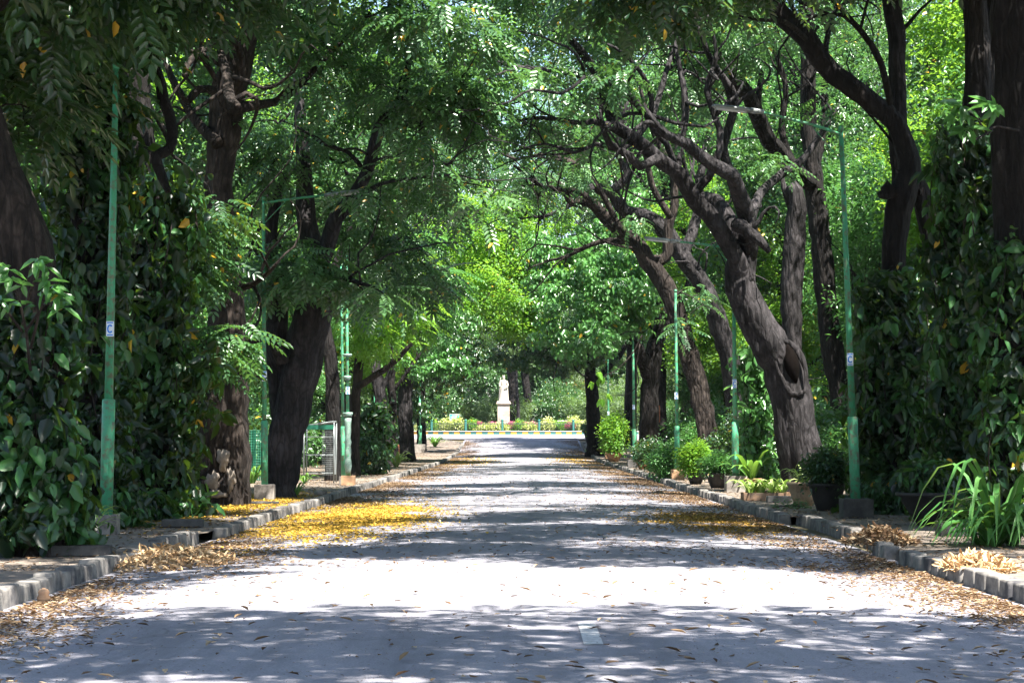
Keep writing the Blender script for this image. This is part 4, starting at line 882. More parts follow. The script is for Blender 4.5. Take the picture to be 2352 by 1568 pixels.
K_spider = lambda n, L, W, mat: (lambda X, Y, z, t, s: strap_plant('', X, Y, z, n, L, W, mat, s, t, spread=1.0))
K_shrub = lambda rx, rz, n, T, mat, sc=(.8, 1.2): (lambda X, Y, z, t, s: shrub_mesh(X, Y, z, rx, rz, n, T, mat, t, s, sc=sc))
potted('large black bowl pot in front of the creeper, filled with broad glossy leaves', 2143, 1206, .66, .62, 'black_pot', K_shrub(.62, .34, 200, T_VINE, 'leaf_vine'), 1, .42)
potted('black tub with a dense small-leaved shrub, next to the nearest right lamp', 1900, 1172, .42, .62, 'black_pot', K_shrub(.45, .38, 300, T_SMALL, 'leaf_dark'), 2)
potted('tan tapered pot with a pale striped spider plant at the foot of the hollow tree', 1846, 1160, .40, .56, 'clay_pale', K_spider(34, .62, .05, 'strap_pale'), 3)
potted('dark clay pot with a stiff sword-leaved plant, beside the concrete lamp plinth', 1728, 1130, .36, .42, 'clay', K_spider(16, 1.25, .20, 'strap'), 4)
potted('black bowl pot with feathery trailing green shrub', 1650, 1121, .42, .50, 'black_pot', K_shrub(.55, .34, 420, T_TINY, 'leaf_mid', (1.2, 2.0)), 5)
potted('black pot hidden under a feathery fern-like shrub', 1598, 1112, .34, .42, 'black_pot', K_shrub(.55, .55, 620, T_TINY, 'leaf_lime', (1.2, 2.2)), 6)
potted('tan clay pot with a leafy green plant beside the fourth lamp on the right', 1478, 1077, .42, .50, 'clay', K_shrub(.6, .5, 150, T_BROAD, 'leaf_dark'), 7)
potted('dark clay bowl with a tall bushy lime shrub, by the far lamp on the right', 1410, 1061, .55, .55, 'clay', K_shrub(.9, 1.3, 420, T_SMALL, 'leaf_lime', (1.2, 1.8)), 8)
potted('big black pot at the far right corner of the pavement', 1338, 1020, .65, 1.1, 'black_pot', K_shrub(.9, .5, 130, T_BROAD, 'leaf_dark', (1.2, 1.8)), 9, gx=(6.3, 180))
potted('small clay pot with drooping pale leaves by the far right lamp', 1376, 1050, .4, .5, 'clay', K_spider(40, .95, .07, 'strap_pale'), 10, gx=(6.0, 152))
# trough planters and slabs
def trough(name, label, px, py, size, mat, plant=None, seed=0, rz=.05, cat='planter', gx=None):
    X, Y = gx or gxy(px, py); z = zg(X, Y)
    if plant is None:
        o = MB().box((X, Y, z + size[2] / 2), size, rz=rz, bev=.018).build(name, M[mat]); tag(o, label, cat); return o
    t = thing(name, label, cat, Vector((X, Y, z)))
    m = MB(); w, d, h = size; tk = .05
    m.box((X, Y - d / 2, z + h / 2), (w, tk, h), bev=.01); m.box((X, Y + d / 2, z + h / 2), (w, tk, h), bev=.01)
    m.box((X - w / 2 - .003, Y, z + h / 2), (tk, d + .07, h + .006), bev=.01); m.box((X + w / 2 + .003, Y, z + h / 2), (tk, d + .07, h + .006), bev=.01)
    m.build('trough', M[mat], t); MB().box((X, Y, z + h * .4), (w - .06, d - .06, h * .8)).build('soil', M['soil'], t)
    plant(X, Y, z + h * .8, t, seed); return t
trough('trough_planter', 'shallow clay trough full of bright arching strap leaves, right of the lamp plinth', 1762, 1148, (1.25, .7, .20), 'clay',
       lambda X, Y, z, t, s: [strap_plant('', X + dx, Y + dy, z, 18, .72, .085, 'strap_pale', s + i, t, up=.8) for i, (dx, dy) in enumerate([(-.42, 0), (-.15, .1), (.12, -.08), (.4, .05)])], 3)
trough('concrete_slab', 'low concrete slab lying on the pavement before the tan pot', 1800, 1153, (.85, .35, .16), 'concrete')
trough('concrete_block', 'dark concrete block beside the big arching strap plant', 2205, 1230, (.75, .4, .24), 'concrete_dark')
trough('edging_stone', 'long dark edging stone under the creeper at the left edge', 110, 1276, (1.75, .22, .15), 'concrete_dark', cat='edging stone')
trough('edging_stone', 'short edging stone on the pavement beyond the leaf heap', 420, 1209, (.75, .3, .14), 'concrete_dark', cat='edging stone')
trough('flat_stone', 'flat dark stone lying at the foot of the lamp with the curved arm', 588, 1158, (1.1, .5, .07), 'concrete_dark', cat='stone')
o = MB().lathe((gxy(492, 1155)[0], gxy(492, 1155)[1] - .2, .15), [(.1, 0), (.34, .02), (.36, .07), (.2, .13), (.02, .15)], 9).build('flat_stone', M['concrete']); tag(o, 'rounded grey stone at the foot of the cement-patched trunk', 'stone')
px_, py_ = gxy(737, 1137); o = MB().box((px_, py_, .21), (.32, .3, .14), bev=.05, rz=.4).build('loose_stone', M['concrete'], None, True); tag(o, 'small loose stone behind the yellow petal carpet, by the furrowed trunk', 'stone')
X, Y = gxy(100, 1385, .0); m = MB(); m.lathe((X, Y, zg(X, Y) + .0), [(.03, 0), (.07, .02), (.075, .05), (.055, .09), (.065, .11), (.05, .14), (.01, .16)], 12); o = m.build('loose_stone', M['concrete_tan'], None, True); tag(o, 'pale lump of stone leaning on the nearest left kerb', 'stone')
X, Y = gxy(1490, 1077); 
# strap plants
def big_clump(label, px, py, tufts, seed):
    X, Y = gxy(px, py); t = thing('strap_leaved_plant', label, 'plant', Vector((X, Y, .15)))
    for i, (dx, dy, n, L, u) in enumerate(tufts): strap_plant('', X + dx, Y + dy, .13, n, L, .10, 'strap_dark', seed + i, t, up=u, spread=1.05, arch=1.36)
big_clump('large clump of long arching green strap leaves at the right edge', 2290, 1252, [(0, 0, 26, 1.5, 1.0), (-.20, .15, 20, 1.3, .95), (.25, .1, 26, 1.7, 1.1), (.05, .4, 26, 1.8, 1.25), (-.1, -.15, 18, 1.0, .8)], 101)
big_clump('strap-leaved clump cut off by the right edge', 2385, 1256, [(0, 0, 22, 1.3, 1.0), (.2, .2, 20, 1.4, 1.1)], 121)
X, Y = gxy(225, 1236); strap_plant('pale arching strap leaves at the foot of the nearest left lamp', X - .1, Y - .45, .15, 26, .85, .06, 'strap_pale', 2)
X, Y = gxy(678, 1138); strap_plant('small strap-leaved plant beside the furrowed trunk', X, Y, .15, 22, .62, .06, 'strap', 3)
X, Y = gxy(580, 1110); strap_plant('bright green strap plant behind the lamp with the curved arm', X, Y, .15, 30, .9, .10, 'strap', 4)
X, Y = gxy(700, 1110); strap_plant('low strap plant behind the yellow petals, by the wire tree guard', X, Y, .15, 20, .55, .06, 'strap', 5)
X, Y = gxy(910, 1072); strap_plant('lush strap-leaved clump on the left kerb halfway to the roundabout', X, Y, .15, 50, 1.15, .10, 'strap_pale', 6, up=1.1)
strap_plant('farthest strap-leaved clump at the left end of the pavement', -7.6, 172, float(prof(172)) + .15, 44, 1.5, .13, 'strap', 7)
X, Y = gxy(1850, 1100); 
# bushes
def B(label, px, py, rx, rz, n, **k):
    X, Y = gxy(px, py); return bush('garden_shrub', label, X, Y, rx, rz, n, group='shrubs beside the pavement', **k)
B('loose glossy shrub spilling over the edging stone at the left edge', 120, 1262, .42, .42, 210, T=T_VINE, mat='leaf_vine', seed=1)
B('leafy low shrub hugging the plinth side of the nearest left lamp', 345, 1196, .42, .30, 120, T=T_VINE, mat='leaf_vine', seed=2)
B('green shrub in front of the pale lamp plinth on the right', 1528, 1100, .75, .65, 420, T=T_SMALL, mat='leaf_mid', seed=3)
B('upright leafy shrub left of the slim brown tree', 1590, 1080, .9, 1.1, 520, T=T_SMALL, mat='leaf_mid', seed=4)
B('dense shrub behind the feathery potted plants', 1680, 1092, 1.0, 1.2, 600, T=T_SMALL, mat='leaf_dark', seed=5)
B('low shrub left of the fourth lamp plinth', 1500, 1082, .9, .8, 320, T=T_SMALL, mat='leaf_dark', seed=6)
B('dark spreading shrub under the knotted tree beside the nearest right lamp', 2040, 1180, .75, .45, 360, T=T_VINE, mat='leaf_vine', seed=7)
B('shrub with red flower heads at the right edge', 2330, 1130, .6, 1.0, 300, T=T_SMALL, mat='leaf_vine', seed=8, flowers=('petal_red', 8))
B('glossy broad-leaved shrub beneath the fork-topped tree', 2230, 1180, .9, .55, 300, T=T_VINE, mat='leaf_vine', seed=9)
B('shrub behind the hollow tree, lit from above', 1900, 1110, 1.1, 1.3, 640, T=T_SMALL, mat='leaf_mid', seed=10)
B('shrub between the black stem and the knotted tree', 1980, 1120, 1.2, 1.3, 640, T=T_SMALL, mat='leaf_mid', seed=11)
B('creeping leafy mound at the foot of the wrapped lamp', 850, 1090, .8, .9, 320, T=T_VINE, mat='leaf_dark', seed=12)
B('shrub behind the brick heap on the left', 900, 1045, 1.5, 1.6, 500, T=T_BROAD, mat='leaf_dark', seed=13)
B('shrub beside the far right pot, pale and bushy', 1385, 1050, 1.2, 1.4, 420, T=T_SMALL, mat='leaf_lime', seed=14, sc=(1.2, 1.8))
# hedge rows farther in
def brow(label, pts, seed, rx, rz, mats, cnt=620):
    r = random.Random(seed); protos = []
    for i, (x, y) in enumerate(pts):
        if len(protos) < 3:
            t = bush('garden_shrub', 'x', 0, 0, rx, rz, cnt, T_FAR if cnt > 900 else T_SMALL, mats[len(protos)], seed + i, z=0, sc=(1.5, 2.3) if cnt < 900 else (.9, 1.4)); protos.append(t); o = t
            for c in t.children: c.matrix_parent_inverse = Matrix.Identity(4)
        else:
            s = protos[i % 3]; o = s.copy(); COL.objects.link(o)
            for c in s.children: d = c.copy(); COL.objects.link(d); d.parent = o
        o['label'] = f'{ORD[i]} shrub from the viewer {label}'; o['category'] = 'shrub'; o['group'] = 'undergrowth ' + label
        sc = r.uniform(.8, 1.25); o.location = (x + r.uniform(-.8, .8), y, zg(x, y) - .1); o.rotation_euler = (0, 0, r.uniform(0, 6)); o.scale = (sc, sc, sc * r.uniform(.85, 1.3))
brow('in the undergrowth behind the right trunks', [(12.6, 44 + 8.2 * i) for i in range(14)], 3, 2.2, 1.5, ['leaf', 'leaf_mid', 'leaf_dark'])
brow('in the undergrowth behind the left trunks', [(-12.4, 44 + 9.0 * i) for i in range(14)], 5, 2.2, 1.3, ['leaf', 'leaf_mid', 'leaf_dark'])
brow('in the deep garden on the right', [(19 + (i % 3), 60 + 10 * i) for i in range(13)], 7, 3.2, 2.2, ['leaf_mid', 'leaf', 'leaf_lime'])
brow('in the deep garden on the left', [(-19 - (i % 3), 60 + 10 * i) for i in range(13)], 9, 3.2, 2.2, ['leaf_mid', 'leaf', 'leaf_lime'])
brow('in the hazy thicket behind the roundabout', [(-34 + 5.4 * i, 238 + (i % 2) * 4) for i in range(14)], 11, 3.8, 3.0, ['leaf_haze', 'leaf', 'leaf_haze'], 1500)
brow('in the tall hedge closing off the view', [(-38 + 5.8 * i, 254 + (i % 2) * 3) for i in range(14)], 13, 4.2, 4.6, ['leaf', 'leaf_dark', 'leaf_haze'], 1700)

# lime sprig hanging in front of the forked tree, and a fallen twig
sp = thing('hanging_sprig', 'bright lime broad-leaved sprig hanging on a bare curved twig over the right pavement', 'branch', pt(1462, 800, 78))
P = smooth_path(L2([(1475, 770, 4), (1450, 815, 3.4), (1415, 850, 3), (1390, 862, 2.4), (1378, 880, 2)], 78), .15); MB().tube(P[:, :3], P[:, 3], 6).build('twig', M['bark_brown'], sp, True)
P = smooth_path(L2([(1470, 790, 4), (1462, 840, 3), (1466, 880, 2.4), (1440, 905, 2), (1400, 908, 2)], 78), .15); MB().tube(P[:, :3], P[:, 3], 6).build('twig', M['bark_brown'], sp, True)
r_ = np.random.default_rng(3); cs = [pt(1372, 855, 78), pt(1388, 868, 78), pt(1362, 880, 78), pt(1396, 905, 78), pt(1385, 918, 78), pt(1376, 872, 78)]
leaf_mesh('leaves', [t_bunch(4, .44, .28, .5, 1.5, .08)], np.array(cs), r_.normal(0, 1, (6, 3)) * (1, .5, .2), np.tile([0, -.8, 1.], (6, 1)), np.full(6, .8), r_.uniform(.5, .9, 6), M['leaf_lime'], sp)
X, Y = gxy(1818, 1166); tw = thing('fallen_twig', 'fallen green leafy twig on the pavement before the black tub', 'twig', Vector((X, Y, .16)))
MB().tube([(X - .35, Y, .18), (X, Y + .1, .2), (X + .35, Y - .1, .18)], [.012, .01, .005], 5).build('stem', M['bark_brown'], tw)
k_ = 26; leaf_mesh('leaves', T_TINY, np.column_stack([X + r_.uniform(-.4, .4, k_), Y + r_.uniform(-.25, .25, k_), .2 + r_.uniform(0, .08, k_)]), r_.normal(size=(k_, 3)) * (1, 1, .2), np.tile([0, 0, 1.], (k_, 1)), np.full(k_, 1.5), r_.uniform(.3, .9, k_), M['leaf'], tw)

# ------------------------------------------------------------------ tree guards, notice board, brick heap
X, Y = gxy(735, 1108); z = .15; g = thing('tree_guard', 'tall pale metal tree guard with wire mesh and sloping top', 'tree guard', Vector((X, Y, z)))
m = MB(); w = .54; H1, H2 = 2.2, 2.05
for sx in (-1, 1):
    for sy in (-1, 1):
        m.tube([(X + sx * w, Y + sy * .45, z), (X + sx * w, Y + sy * .45, z + (H1 if sx > 0 else H2))], .028, 6)
for sy in (-1, 1):
    for h in (.35, 1.0, 1.65): m.tube([(X - w, Y + sy * .45, z + h), (X + w, Y + sy * .45, z + h)], .014, 5)
    m.tube([(X - w, Y + sy * .45, z + H2), (X + w, Y + sy * .45, z + H1)], .03, 6)
for sx in (-1, 1): m.tube([(X + sx * w, Y - .45, z + (H1 if sx > 0 else H2)), (X + sx * w, Y + .45, z + (H1 if sx > 0 else H2))], .03, 6)
fo = m.build('frame', M['grey_metal'], g, True)
m = MB()
for k in range(9): m.tube([(X + w - .42 + k * .05, Y - .452, z + .3), (X + w - .42 + k * .05, Y - .452, z + 2.0)], .0045, 4)
for k in range(24): m.tube([(X + w - .42, Y - .455, z + .3 + k * .073), (X + w, Y - .455, z + .3 + k * .073)], .0045, 4)
for k in range(14): m.tube([(X + w, Y - .45 + k * .066, z + .3), (X + w, Y - .45 + k * .066, z + 2.0)], .0045, 4)
m.build('wire_mesh', M['grey_metal'], fo)
MB().box((X, Y - .47, z + H1 - .20), (2 * w, .015, .16)).build('plate', M['dark_green_paint'], g)
for (px, lab) in ((574, 'green wire-mesh tree guard, left one of the pair behind the curved-arm lamp'), (590, 'green wire-mesh tree guard, right one of the pair behind the curved-arm lamp')):
    p = pt(px, 1050, 74); X, Y = p.x, 74.; z = .15; t = thing('mesh_guard', lab, 'tree guard', Vector((X, Y, z)), 'mesh tree guards on the left'); m = MB()
    for k in range(16):
        a = k * math.pi / 8; m.tube([(X + .22 * math.cos(a), Y + .22 * math.sin(a), z), (X + .22 * math.cos(a), Y + .22 * math.sin(a), z + 1.9)], .012, 4)
    m.build('bars', M['dark_green_paint'], t); m = MB()
    for k in range(20): m.tube([(X + .225 * math.cos(a), Y + .225 * math.sin(a), z + .05 + k * .097) for a in np.linspace(0, 6.28, 13)], .009, 4)
    m.build('hoops', M['dark_green_paint'], t)
p = pt(1503, 950, 112); t = thing('notice_board', 'small white notice board in an orange frame behind the black forked tree', 'notice board', Vector((p.x, 112, .15)))
MB().box((p.x, 112, p.z), (.50, .03, .82)).build('panel', M['white_board'], t)
m = MB(); [m.box((p.x + dx, 111.98, p.z + dz), s_, bev=.004) for dx, dz, s_ in ((0, .44, (.62, .05, .07)), (0, -.44, (.62, .05, .07)), (-.285, 0, (.06, .045, .81)), (.285, 0, (.06, .045, .81)))]; m.build('frame', M['brick'], t)
m = MB(); [m.box((p.x + dx, 112.06, (p.z - .45) / 2 + .1), (.05, .05, p.z - .3)) for dx in (-.2, .2)]; m.build('post', M['iron'], t)
t = thing('brick_heap', 'heap of red-brown bricks at the foot of the leaning left lamp', 'bricks', Vector((-8.9, 137, prof(137) + .15))); m = MB(); rb = random.Random(4)
for k in range(9):
    for j in range(5):
        for q in range(2): m.box((-9.5 + j * .26 + rb.uniform(-.02, .02), 136.6 + q * .24, float(prof(137)) + .19 + k * .12), (.24, .2, .11), rz=rb.uniform(-.15, .15), bev=.006)
m.build('bricks', M['brick'], t)

# ------------------------------------------------------------------ roundabout with the statue
IC = Vector((pt(1157, 990, 222).x, 222, 0)); IR = 17.0; IZ = float(prof(205)) + .05
m = MB(); k = 0; seg = .60
for j in range(int(math.pi * IR / seg)):
    a = math.pi + (j + .5) * seg / IR; c = (IC.x + IR * math.cos(a), IC.y + IR * math.sin(a), IZ + .13)
    m.box(c, (seg - .012, .22, .44), mi=j % 2, rz=a + math.pi / 2, bev=.02)
o = m.build('roundabout_kerb', [M['paint_yellow'], M['paint_green']]); o['kind'] = 'structure'
m = MB()
for j in range(60):
    a = math.pi + (j + .5) * math.pi / 60; m.box((IC.x + (IR + .0) * math.cos(a), IC.y + (IR - .0) * math.sin(a), IZ + .38), (IR * math.pi / 60 - .004, .34, .05), rz=a + math.pi / 2, bev=.01)
o = m.build('roundabout_kerb_top', M['paint_white']); o['kind'] = 'structure'
th = np.linspace(0, 2 * np.pi, 64, endpoint=False); V = [(IC.x, IC.y, IZ + .4)] + [(IC.x + r0 * math.cos(a), IC.y + r0 * math.sin(a), IZ + zz) for r0, zz in ((9, .36), (IR - .12, .2)) for a in th]
Fc = [(0, 1 + i, 1 + (i + 1) % 64) for i in range(64)] + [(1 + i, 65 + i, 65 + (i + 1) % 64, 1 + (i + 1) % 64) for i in range(64)]
o = np_mesh('island_bed', V, Fc, M['earth'], None, True); o['kind'] = 'structure'
fz = IZ + .2; fr = IR - .9; t = thing('iron_fence', 'low dark iron railing with teal posts round the flower bed of the statue', 'fence', Vector((IC.x, IC.y - fr, fz)))
dA = 3.9 / fr; angs = [1.5 * math.pi + (j - 4) * dA for j in range(9)]
for a in angs:
    c = (IC.x + fr * math.cos(a), IC.y + fr * math.sin(a), fz)
    MB().lathe(c, [(.12, 0), (.12, 1.28), (.15, 1.3), (.15, 1.36), (.05, 1.44)], 8).build('post', M['paint_green'], t)
for a0, a1 in zip(angs[:-1], angs[1:]):
    m = MB(); q = lambda u, h: (IC.x + fr * math.cos(a0 + (a1 - a0) * u), IC.y + fr * math.sin(a0 + (a1 - a0) * u), fz + h)
    for h in (.12, .92): m.tube([q(u, h) for u in np.linspace(.03, .97, 7)], .035, 5)
    for i in range(1, 22): m.tube([q(i / 22, .1), q(i / 22, 1.02 if i % 2 else .92)], .026, 4)
    for i in range(7): m.tube([q((i + .5) / 7 + .06 * math.cos(b), 1.0 + .09 * math.sin(b)) for b in np.linspace(0, math.pi, 6)], .026, 4)
    m.build('railing', M['iron'], t)
rf = random.Random(12); nb = 0
for j in range(13):
    a = 1.5 * math.pi + (j - 6) * .107 + rf.uniform(-.02, .02); rr = fr - 1.1 - rf.uniform(0, .9)
    x, y = IC.x + rr * math.cos(a), IC.y + rr * math.sin(a)
    bush('flowering_shrub', f'{ORD[j]} yellow-green shrub from the left inside the roundabout railing', x, y, rf.uniform(.55, 1.0), rf.uniform(.4, .85), 170, T_SMALL, ['leaf_yellow', 'leaf_lime', 'leaf_yellow'][j % 3], 60 + j, 'flowering shrubs in the roundabout bed', z=IZ + .25, sc=(1.3, 1.9))
for j, (px, c) in enumerate(((1081, 'petal_pink'), (1100, 'petal_pink'), (1131, 'petal_pink'), (1176, 'petal_pink'), (1206, 'petal_pink'), (1224, 'leaf_yellow'), (1311, 'petal_pink'))):
    p = pt(px, 960, 208.5); bush('flower_clump', f'{ORD[j]} clump of pink blossoms from the left behind the roundabout railing', p.x, 208.5, .55, .5, 90, T_SMALL, 'leaf_lime', 90 + j, 'pink flowers in the roundabout bed', z=IZ + .3, sc=(1.1, 1.6), flowers=('petal_pink', 190), cat='flowers')
# statue: draped standing queen on a moulded pedestal
SX, SY = IC.x + .0, 221.0; sz = IZ + .38
st = thing('statue', 'white marble statue of a crowned robed woman on a stone pedestal', 'statue', Vector((SX, SY, sz)))
m = MB(); m.box((SX, SY, sz + .15), (2.1, 2.1, .3), bev=.02); m.box((SX, SY, sz + .40), (1.75, 1.75, .2), bev=.04)
m.box((SX, SY, sz + 1.80), (1.36, 1.36, 2.6), bev=.02); m.box((SX, SY, sz + 3.18), (1.66, 1.66, .18), bev=.05); m.box((SX, SY, sz + 3.35), (1.50, 1.50, .18), bev=.03); m.box((SX, SY - .69, sz + 1.9), (.9, .03, 1.4), bev=.01)
m.build('pedestal', M['granite'], st)
bz = sz + 3.43; V, Fc = [], []
prof_s = [(0, .50, .46), (.06, .52, .48), (.5, .44, .40), (1.0, .37, .33), (1.45, .34, .27), (1.75, .27, .22), (2.0, .31, .23), (2.25, .35, .22), (2.36, .28, .19), (2.44, .12, .12), (2.52, .09, .10)]
n = 48
for h, rx, ry in prof_s:
    for k in range(n):
        a = 2 * math.pi * k / n; fold = 1 + (.085 * math.sin(11 * a + h * .7) + .05 * math.sin(17 * a - h)) * max(0, 1 - h / 2.1)
        V.append((SX + rx * fold * math.cos(a), SY + ry * fold * math.sin(a) , bz + h))
for i in range(len(prof_s) - 1):
    for k in range(n): Fc.append((i * n + k, i * n + (k + 1) % n, (i + 1) * n + (k + 1) % n, (i + 1) * n + k))
Fc.append(tuple(range(n - 1, -1, -1))); Fc.append(tuple(range((len(prof_s) - 1) * n, len(prof_s) * n)))
m = MB(); m.add(V, Fc)
m.lathe((SX, SY - .02, bz + 2.46), [(.03, 0), (.11, .05), (.145, .15), (.15, .24), (.13, .33), (.06, .38)], 16, sy=1.12)       # head
m.lathe((SX, SY - .19, bz + 2.64), [(.006, -.05), (.028, -.03), (.018, .02), (.006, .05)], 8)                                 # nose
m.tube([(SX - .33, SY, bz + 2.24), (SX - .44, SY - .02, bz + 1.85), (SX - .40, SY - .25, bz + 1.62), (SX - .30, SY - .42, bz + 1.66)], [.13, .115, .09, .065], 12)
m.tube([(SX + .33, SY, bz + 2.24), (SX + .45, SY - .02, bz + 1.85), (SX + .38, SY - .28, bz + 1.55), (SX + .20, SY - .40, bz + 1.50)], [.13, .115, .09, .065], 12)
m.tube([(SX + .30, SY + .18, bz + 2.2), (SX + .36, SY + .2, bz + 1.4), (SX + .40, SY + .2, bz + .6), (SX + .44, SY + .2, bz + .02)], [.10, .14, .15, .15], 12)  # cloak edges
m.tube([(SX - .30, SY + .18, bz + 2.2), (SX - .36, SY + .2, bz + 1.4), (SX - .40, SY + .2, bz + .6), (SX - .44, SY + .2, bz + .02)], [.10, .14, .15, .15], 12)
fig = m.build('figure', M['marble'], st, True); md_ = fig.modifiers.new('remesh', 'REMESH'); md_.mode = 'VOXEL'; md_.voxel_size = .022; md_.use_smooth_shade = True
m = MB(); m.lathe((SX, SY, bz + 2.78), [(.13, 0), (.14, .02), (.14, .08), (.11, .08), (.10, .02)], 16)
for k in range(8):
    a = k * math.pi / 4; m.tube([(SX + .125 * math.cos(a), SY + .125 * math.sin(a), bz + 2.85), (SX + .13 * math.cos(a), SY + .13 * math.sin(a), bz + 2.95)], [.028, .006], 5)
m.build('crown', M['marble'], st, True)
m = MB(); m.tube([(SX - .28, SY - .44, bz + 1.25), (SX - .30, SY - .43, bz + 1.68), (SX - .36, SY - .36, bz + 2.55)], [.02, .022, .02], 8); m.lathe((SX - .365, SY - .355, bz + 2.53), [(.02, 0), (.05, .04), (.05, .08), (.01, .14)], 8); m.build('sceptre', M['marble'], st, True)
MB().lathe((SX + .17, SY - .45, bz + 1.50), [(.01, -.01), (.07, .03), (.095, .09), (.07, .15), (.01, .19)], 12).build('orb', M['marble'], st, True)
# turquoise sign on a forked post
p = pt(1044, 959, 211); t = thing('garden_sign', 'turquoise sign board on a thin post left of the statue', 'sign', Vector((p.x, 211, IZ + .3)))
bo = MB().box((p.x, 211, p.z), (1.0, .04, .76), bev=.01).build('board', M['sign_green'], t)
m = MB(); [m.box((p.x + dx, 210.97, p.z + dz), s_) for dx, dz, s_ in ((0, .39, (1.06, .05, .04)), (0, -.39, (1.06, .05, .04)), (-.51, 0, (.04, .045, .74)), (.51, 0, (.04, .045, .74)))]; m.build('frame', M['lamp_white'], t)
m = MB(); [m.box((p.x + dx, 210.975, p.z + .24 - k * .13), (w_, .006, .035)) for k, (dx, w_) in enumerate(((0, .55), (-.04, .74), (.03, .66), (-.08, .5), (0, .34)))]; m.build('lettering', M['sticker_white'], bo)
m = MB(); m.tube([(p.x, 211.05, IZ + .2), (p.x, 211.05, p.z - .62)], .035, 8); m.tube([(p.x, 211.05, p.z - .65), (p.x - .3, 211.05, p.z - .36)], .02, 6); m.tube([(p.x, 211.05, p.z - .65), (p.x + .3, 211.05, p.z - .36)], .02, 6); m.build('post', M['grey_metal'], t, True)
p = pt(1292, 956, 214); t = thing('plaque_stand', 'low pale box with a blue-grey face right of the statue', 'plaque', Vector((p.x, 214, IZ + .3)))
MB().box((p.x, 214, IZ + .9), (.9, .5, 1.2), bev=.02).build('body', M['concrete'], t); MB().box((p.x, 214, IZ + 1.54), (1.1, .6, .08), bev=.01).build('top', M['paint_white'], t); MB().box((p.x, 213.74, IZ + 1.1), (.7, .02, .6)).build('plate', M['paint_green'], t)
# tall trunks and a tiled building behind
t = thing('garden_building', 'low brick garden building with a terracotta roof showing between the far trunks', 'building', Vector((5.5, 262, 2.1)))
MB().box((5.5, 262, 2.1 + 2.2), (7, 7, 4.4), bev=.02).build('wall', M['brick'], t)
m = MB(); m.add([(1.6, 258, 6.5), (9.4, 258, 6.5), (9.4, 266, 6.5), (1.6, 266, 6.5), (1.6, 262, 9.4), (9.4, 262, 9.4)], [(0, 1, 5, 4), (2, 3, 4, 5), (1, 2, 5), (3, 0, 4), (3, 2, 1, 0)]); m.build('roof', M['roof_tile'], t)
for wx in (3.4, 5.5, 7.6): MB().box((wx, 258.48, 4.2), (1.3, .12, 1.6)).build('window', M['painted_dark'], t)
for label, lb, mt, sd in (('tall two-toned trunk right behind the statue', [root(L2([(1178, 975, 22), (1178, 900, 20), (1172, 820, 18), (1180, 700, 12)], 236))], 'bark', 71), ('pale smooth trunk right of the two-toned one', [root(L2([(1190, 975, 9), (1190, 930, 8), (1186, 880, 7), (1188, 780, 5)], 233))], 'bark_grey', 72), ('dark trunk in front of the terracotta roof', [root(L2([(1214, 970, 18), (1210, 900, 17), (1205, 840, 16), (1210, 740, 10)], 240))], 'bark_dark', 73)):
    top_ = lb[0][-1]; make_tree('garden_tree', label, lb, [(top_[0], top_[1], top_[2] + 1, 5, 4, 4, 40)], mt, 'leaf_haze', T_FAR, 22, (1.0, 1.6), group='hazy trees behind the roundabout', seed=sd, leafscale=(.9, 1.4), step=1)

def red(t):
    r = np.random.default_rng(5); n = 150; c = np.array(pt(45, 265, 52)); pos = c + r.normal(0, 1, (n, 3)) * (1.0, 1.0, .9)
    leaf_mesh('blossoms', T_TINY, pos, r.normal(size=(n, 3)), np.tile([0, 0, 1.], (n, 1)), r.uniform(1.2, 2.2, n), r.uniform(0, .9, n), M['petal_red'], t, 5)
q_ = pt(45, 265, 52)
make_tree('flowering_tree', 'red-flowering tree glimpsed between the dark trunks at the left edge', [[(q_.x - .5, 52, -.1, .2), (q_.x - .4, 52, 3, .16), (q_.x, 52, q_.z, .08)]], [(q_.x, 52, q_.z, 2.4, 1.5, 2.2, 26)], 'bark_grey', 'leaf_lime', T_SMALL, 24, seed=75, extra=red, leafscale=(1, 1.5))

# ------------------------------------------------------------------ haze: the dusty air of the far avenue
hm = bpy.data.materials.new('haze_air'); hm.use_nodes = True; hn = hm.node_tree
hn.nodes.remove(hn.nodes['Principled BSDF']); pv = hn.nodes.new('ShaderNodeVolumePrincipled')
pv.inputs['Color'].default_value = (.86, .92, 1, 1); pv.inputs['Density'].default_value = .00006; pv.inputs['Anisotropy'].default_value = .3
hn.links.new(pv.outputs[0], hn.nodes['Material Output'].inputs['Volume'])
hz = MB().box((0, 430, 20), (820, 1000, 46)).build('haze', hm); hz['kind'] = 'stuff'

